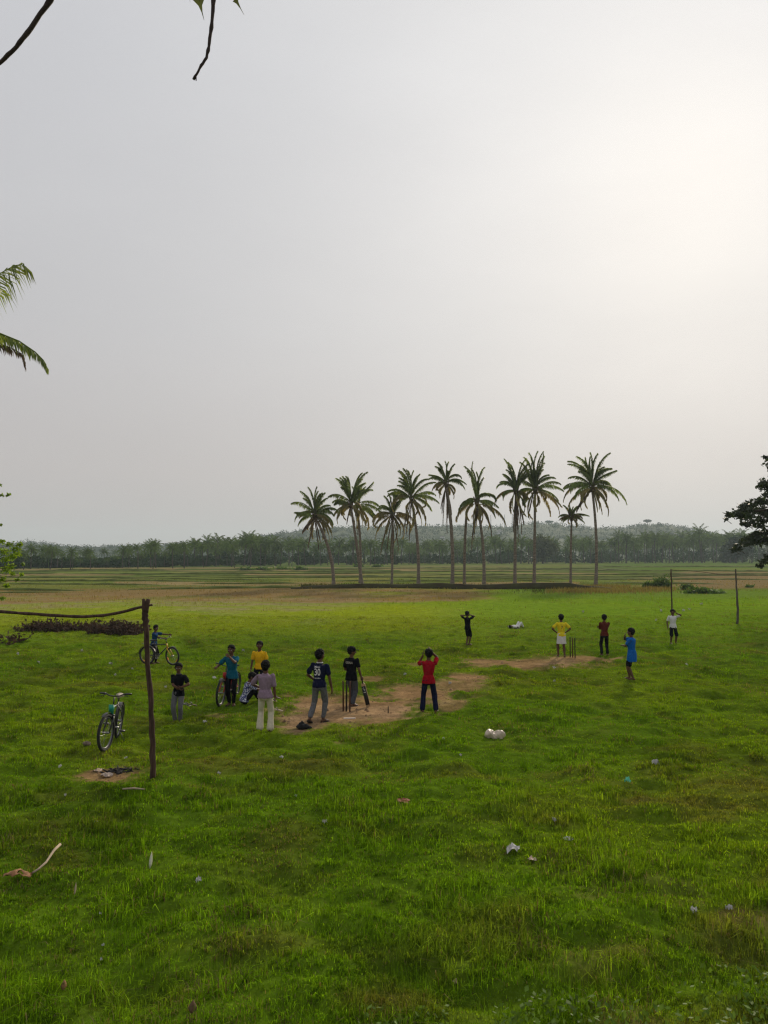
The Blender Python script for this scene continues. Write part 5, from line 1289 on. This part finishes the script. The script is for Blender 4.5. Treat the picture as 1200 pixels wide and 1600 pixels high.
for i, (px, py, w_) in enumerate([(440, 1187, 9), (342, 1212, 7), (94, 1201, 7), (150, 1289, 6), (197, 1188, 7), (102, 1247, 5), (462, 1248, 5), (693, 1158, 6), (703, 1070, 6), (633, 1056, 8), (128, 1019, 5), (173, 1040, 7), (207, 1048, 5), (180, 1057, 5), (259, 1077, 5), (380, 1019, 5), (335, 1062, 8), (866, 1046, 7), (911, 958, 5), (1068, 956, 6), (1077, 954, 5), (1096, 946, 6), (1033, 956, 4), (1025, 971, 4), (161, 1483, 6), (158, 1506, 5), (250, 1452, 5), (866, 1067, 5), (1073, 1041, 5), (720, 1184, 6), (320, 1131, 9), (157, 1434, 6), (60, 1037, 5), (28, 1024, 5)]):
    scrap('litter_scrap', 'small pale scrap of litter lying in the grass', 'litter', px, py, w_ * .75, 3, PAPER if i % 3 else BLUEP, 100 + i, 'scraps of litter on the grass', .7, .035)
def leaf_up(label, px, py, w_, h_, m, tilt, name='fallen_leaf'):
    p = at(px, py); sc = p.y / F; l = h_ * sc; v, f = [], []
    for t, q in ((0, .2), (.2, .8), (.45, 1), (.7, .7), (.9, .25), (1, .03)): v += [(-q * w_ * sc / 2, .01 * q, t * l), (0, -.006, t * l), (q * w_ * sc / 2, .01 * q, t * l)]
    for i in range(5):
        for k in range(2): f.append((3 * i + k, 3 * i + k + 1, 3 * i + k + 4, 3 * i + k + 3))
    me = bpy.data.meshes.new(name); me.from_pydata(v, [], f); o = link(name, me, m, None, True); o.modifiers.new('t', 'SOLIDIFY').thickness = .0012; o.location = p + V((0, 0, .02)); o.rotation_euler = (R(tilt), R(4), R(10)); tag(o, label, 'leaf')
leaf_up('pale bleached leaf standing upright in the grass at left', 234, 1360, 5, 24, mat('bleached_leaf', (.50, .50, .38), .8, .2, 40), -22)
leaf_up('thin straw coloured blade leaf below the palm stalk', 116, 1402, 3, 18, STICKM, -15); leaf_up('curled brown leaf in the grass near the bottom left', 98, 1551, 9, 14, DRYL, -30); leaf_up('curled dark brown leaf at the bottom edge left of centre', 300, 1588, 13, 18, mat('dark_dry_leaf', (.10, .06, .03), .9, .3, 30), -35)
scrap('fallen_leaf', 'reddish brown leaf flat in the middle of the lawn', 'leaf', 629, 1255, 20, 3, mat('red_leaf', (.20, .06, .03), .8, .3, 30), 61, None, .7, .03)
scrap('fallen_leaf', 'pale curled leaf at the bottom right of centre', 'leaf', 712, 1545, 18, 8, mat('pale_leaf', (.34, .25, .16), .8, .3, 30), 62, None, .7, .04)
# palm stalk with a brown husk
b = at(30, 1374); root = empty('palm_stalk', b, 0, 'bleached palm leaf stalk with a brown papery husk at its end', 'palm stalk'); W = lambda px, py, z: V((*(at(px, py) - b).to_2d(), z))
s_ = MB(); P_ = [W(50, 1373, .05), W(60, 1369, .07), W(72, 1362, .085), W(84, 1352, .10), W(94, 1344, .115)]; s_.loft([ell(p, w_, .012, V((.75, -.66, 0)), V((0, 0, 1)), 10) for p, w_ in zip(P_, (.008, .013, .018, .024, .026))]); s_.build('stalk', STICKM, root)
hv, hf = [], []; g2 = np.random.default_rng(5)
for i in range(9):
    c = W(8 + i * 5, 1375 + 1.5 * math.sin(i), 0)
    for j in range(6): t = (j / 5 - .5) * 2.4; hv.append(tuple(c + V((0, .055 * math.sin(t) + g2.normal(0, .008), .05 + .055 * math.sin(i * .4 + .2) * math.cos(t) + g2.normal(0, .012)))))
for i in range(8):
    for j in range(5):
        if g2.random() > .08: hf.append((i * 6 + j, i * 6 + j + 1, i * 6 + j + 7, i * 6 + j + 6))
me = bpy.data.meshes.new('husk'); me.from_pydata(hv, [], hf); o = link('husk', me, DRYL, root, True); o.modifiers.new('t', 'SOLIDIFY').thickness = .003
# burnt spot near the post: ashes, charred wood, a rag
b = at(178, 1208); m = MB(); g = random.Random(8)
for k in range(26):
    p = V((g.gauss(.06, .13), g.gauss(.06, .08), .01 + .03 * g.random())); d = V((g.uniform(-1, 1), g.uniform(-.6, .6), g.uniform(-.1, .35))).normalized() * g.uniform(.06, .2); m.tube([p - d / 2, p + d / 2], [.016, .010], 6)
for k in range(18): m.ball((g.gauss(.05, .12), g.gauss(.06, .07), .012), (.035, .03, .025), n=7, m=5)
o = m.build('charred_sticks', ASH); o.location = b; tag(o, 'charred sticks and ash in the bare spot beside the goal post', 'ashes')
scrap('rag', 'dirty white rag lying on the burnt bare spot', 'rag', 167, 1214, 17, 6, mat('dirty_rag', (.40, .33, .28), .9, .2, 30), 71, None, .6, .015); scrap('rag', 'flat pale strip of cloth behind the ashes on the bare spot', 'rag', 155, 1205, 15, 4, mat('pale_rag', (.36, .27, .20), .9, .2, 30), 72, None, .5, .012)
p = at(135, 1165); m = MB().ball((0, 0, .035), (.085, .06, .05)); o = m.build('stone', STONE); remesh(o, .01, 1); wrinkle(o, .03, 18, 3, 1); o.location = p; o.rotation_euler = (0, R(12), .4); tag(o, 'flat grey brown stone left of the parked bicycle', 'stone')
p = at(473, 1139); m = MB().ball((0, 0, .05), (.14, .09, .07)).ball((-.03, 0, .11), (.06, .05, .05)).ball((.12, .01, .03), (.07, .05, .035)).capsule((-.02, 0, .13), (-.015, 0, .175), .022, .012); o = m.build('black_bag', BAGM); remesh(o, .009, 2); wrinkle(o, .035, 15, 7, 1); o.location = p; tag(o, 'crumpled black bag at the near edge of the dirt', 'bag')
p = at(546, 1123); o = MB().loft([[(-.13, -.028, z), (.13, -.02, z), (.135, .02, z), (-.125, .03, z)] for z in (.004, .018)]).build('wooden_strip', mat('white_strip', (.60, .52, .47), .7, .1, 20), None, False); o.location = p; o.rotation_euler = (0, 0, R(4)); tag(o, 'white strip lying on the dirt behind the near stumps', 'strip')
def slipper(label, px, py, rz, m, grp):
    p = at(px, py); s = MB(); s.loft([ell(V((0, 0, z)), .042, .12, V((1, 0, 0)), V((0, 1, 0)), 16) for z in (0, .018)]); o = s.build('slipper', m); o.location = p + V((0, 0, .03)); o.rotation_euler = (R(14), 0, rz); tag(o, label, 'slipper', grp)
    MB().tube([(.04, .0, .02), (.02, .03, .05), (0, .06, .055), (-.02, .03, .05), (-.04, 0, .02)], .008, 6).build('strap', BLK, o)
SL1 = mat('brown_slipper', (.07, .04, .03), .7, .3, 30); SL2 = mat('pale_slipper', (.30, .24, .18), .7, .3, 30)
slipper('dark slipper lying behind the boy in the black polo, nearer to him', 292, 1104, 1.2, BLK, None); slipper('reddish brown slipper to the right of the dark one behind the polo boy', 300, 1103.5, 1.9, SL1, None)
slipper('brown slipper right of the lilac shirted boy, the upper of two', 432, 1092, 1.3, SL1, None); slipper('pale slipper right of the lilac shirted boy, under the brown one', 429, 1098, 1.6, SL2, None); slipper('worn pale slipper below the others, near the dirt', 434, 1112, 1.8, SL2, None)
o = MB().tube([(-.16, 0, .03), (0, .02, .035), (.17, -.01, .03)], [.012, .014, .008], 6).build('stick', STICKM); o.location = at(208, 1236); tag(o, 'short stick in the grass below the burnt spot', 'stick')
# ------------------------------------------------------------------ sky, sun, haze, camera
SUN_PX = (1095, 262)
sd = ray(*SUN_PX).normalized(); EL = math.asin(sd.z); AZ = math.atan2(sd.x, sd.y)
w = bpy.data.worlds.new('World'); SC.world = w; w.use_nodes = True
nt = w.node_tree; L = nt.links; bg = nt.nodes['Background']
sky = nt.nodes.new('ShaderNodeTexSky'); sky.sky_type = 'NISHITA'; sky.sun_disc = False; sky.sun_elevation = EL; sky.sun_rotation = AZ
sky.air_density = 1.2; sky.dust_density = 6; sky.ozone_density = 1
tc = nt.nodes.new('ShaderNodeTexCoord')
def N(t, op=None, **k):
    n = nt.nodes.new(t)
    if op: n.operation = op
    return n
def math_(op, a, b=None):
    n = N('ShaderNodeMath', op)
    for i, q in enumerate((a, b)):
        if q is None: continue
        if isinstance(q, (int, float)): n.inputs[i].default_value = q
        else: L.new(q, n.inputs[i])
    return n.outputs[0]
nrm = N('ShaderNodeVectorMath', 'NORMALIZE'); L.new(tc.outputs['Generated'], nrm.inputs[0])
dot = N('ShaderNodeVectorMath', 'DOT_PRODUCT'); L.new(nrm.outputs[0], dot.inputs[0]); dot.inputs[1].default_value = sd
om = math_('SUBTRACT', 1.0, dot.outputs['Value'])
g1 = math_('EXPONENT', math_('MULTIPLY', om, -1 / .12)); g2 = math_('EXPONENT', math_('MULTIPLY', om, -1 / .013))
sep = N('ShaderNodeSeparateXYZ'); L.new(nrm.outputs[0], sep.inputs[0])
ramp = N('ShaderNodeValToRGB'); L.new(sep.outputs['Z'], ramp.inputs[0])
els = ramp.color_ramp.elements
for i, (p_, c_) in enumerate(SKY_RAMP):
    e = els[i] if i < 2 else els.new(p_)
    e.position = p_; e.color = (*c_, 1)
# thin cloud veil, stretched level
mp = N('ShaderNodeMapping'); mp.inputs['Scale'].default_value = (2.2, 2.2, 6); L.new(nrm.outputs[0], mp.inputs[0])
nz = N('ShaderNodeTexNoise'); nz.inputs['Scale'].default_value = 1.6; nz.inputs['Detail'].default_value = 5; L.new(mp.outputs[0], nz.inputs['Vector'])
veil = N('ShaderNodeMapRange'); veil.inputs[1].default_value = .3; veil.inputs[2].default_value = .7; veil.inputs[3].default_value = .94; veil.inputs[4].default_value = 1.06; L.new(nz.outputs['Fac'], veil.inputs[0])
def scale(vec, s):
    n = N('ShaderNodeVectorMath', 'SCALE')
    if isinstance(vec, tuple): n.inputs[0].default_value = vec
    else: L.new(vec, n.inputs[0])
    if isinstance(s, (int, float)): n.inputs['Scale'].default_value = s
    else: L.new(s, n.inputs['Scale'])
    return n.outputs[0]
def add(a, b): n = N('ShaderNodeVectorMath', 'ADD'); L.new(a, n.inputs[0]); L.new(b, n.inputs[1]); return n.outputs[0]
glow = add(scale(GLOW1, math_('MULTIPLY', g1, veil.outputs[0])), scale(GLOW2, math_('MULTIPLY', g2, veil.outputs[0])))
vb = N('ShaderNodeMapRange'); vb.inputs[1].default_value = .3; vb.inputs[2].default_value = .7; vb.inputs[3].default_value = .988; vb.inputs[4].default_value = 1.012; L.new(nz.outputs['Fac'], vb.inputs[0])
tot = add(add(scale(ramp.outputs[0], vb.outputs[0]), glow), scale(sky.outputs[0], NISH))
L.new(tot, bg.inputs['Color']); bg.inputs['Strength'].default_value = 1.0

sl = bpy.data.lights.new('sun', 'SUN'); sl.energy = SUN_E; sl.angle = R(SUN_A); sl.color = (1, .86, .66)
so_ = bpy.data.objects.new('sun', sl); C.objects.link(so_); so_.rotation_euler = (-sd).to_track_quat('-Z', 'Y').to_euler()

if HAZE > 0:
    me = bpy.data.meshes.new('haze'); x, y0, y1, z0, z1 = 2300, -40, 2600, -8, 85
    vv = [(a, b_, c_) for a in (-x, x) for b_ in (y0, y1) for c_ in (z0, z1)]
    me.from_pydata(vv, [], [(0, 1, 3, 2), (4, 6, 7, 5), (0, 4, 5, 1), (2, 3, 7, 6), (0, 2, 6, 4), (1, 5, 7, 3)])
    ho = bpy.data.objects.new('haze', me); C.objects.link(ho); tag(ho, 'pale evening haze over the plain', 'haze', kind='stuff')
    m = bpy.data.materials.new('haze'); m.use_nodes = True; n_ = m.node_tree; n_.nodes.remove(n_.nodes['Principled BSDF'])
    pv = n_.nodes.new('ShaderNodeVolumePrincipled'); pv.inputs['Color'].default_value = (*HAZE_C, 1); pv.inputs['Density'].default_value = HAZE; pv.inputs['Anisotropy'].default_value = .2
    n_.links.new(pv.outputs[0], n_.nodes['Material Output'].inputs['Volume']); me.materials.append(m)

cd = bpy.data.cameras.new('camera'); cam = bpy.data.objects.new('camera', cd); C.objects.link(cam); SC.camera = cam
cam.location = (0, 0, CAMH); cam.rotation_euler = (R(90) + PITCH, 0, 0)
cd.sensor_fit = 'VERTICAL'; cd.sensor_height = 36; cd.lens = 36 * F / 1600; cd.clip_start = .05; cd.clip_end = 8000
SC.view_settings.view_transform = 'Standard'; SC.view_settings.look = 'None'; SC.view_settings.exposure = EXPO; SC.view_settings.gamma = 1
SC.render.resolution_x, SC.render.resolution_y = 768, 1024
SC.cycles.use_denoising = DENOISE
try: SC.cycles.denoiser = 'OPENIMAGEDENOISE'; SC.cycles.denoising_prefilter = PREF; SC.cycles.denoising_input_passes = 'RGB_ALBEDO_NORMAL'
except Exception: pass
SC.cycles.max_bounces = 6; SC.cycles.diffuse_bounces = 3; SC.cycles.transmission_bounces = 4; SC.cycles.transparent_max_bounces = 8; SC.cycles.volume_bounces = 0
SC.cycles.sample_clamp_indirect = 6; SC.cycles.filter_width = 1.3
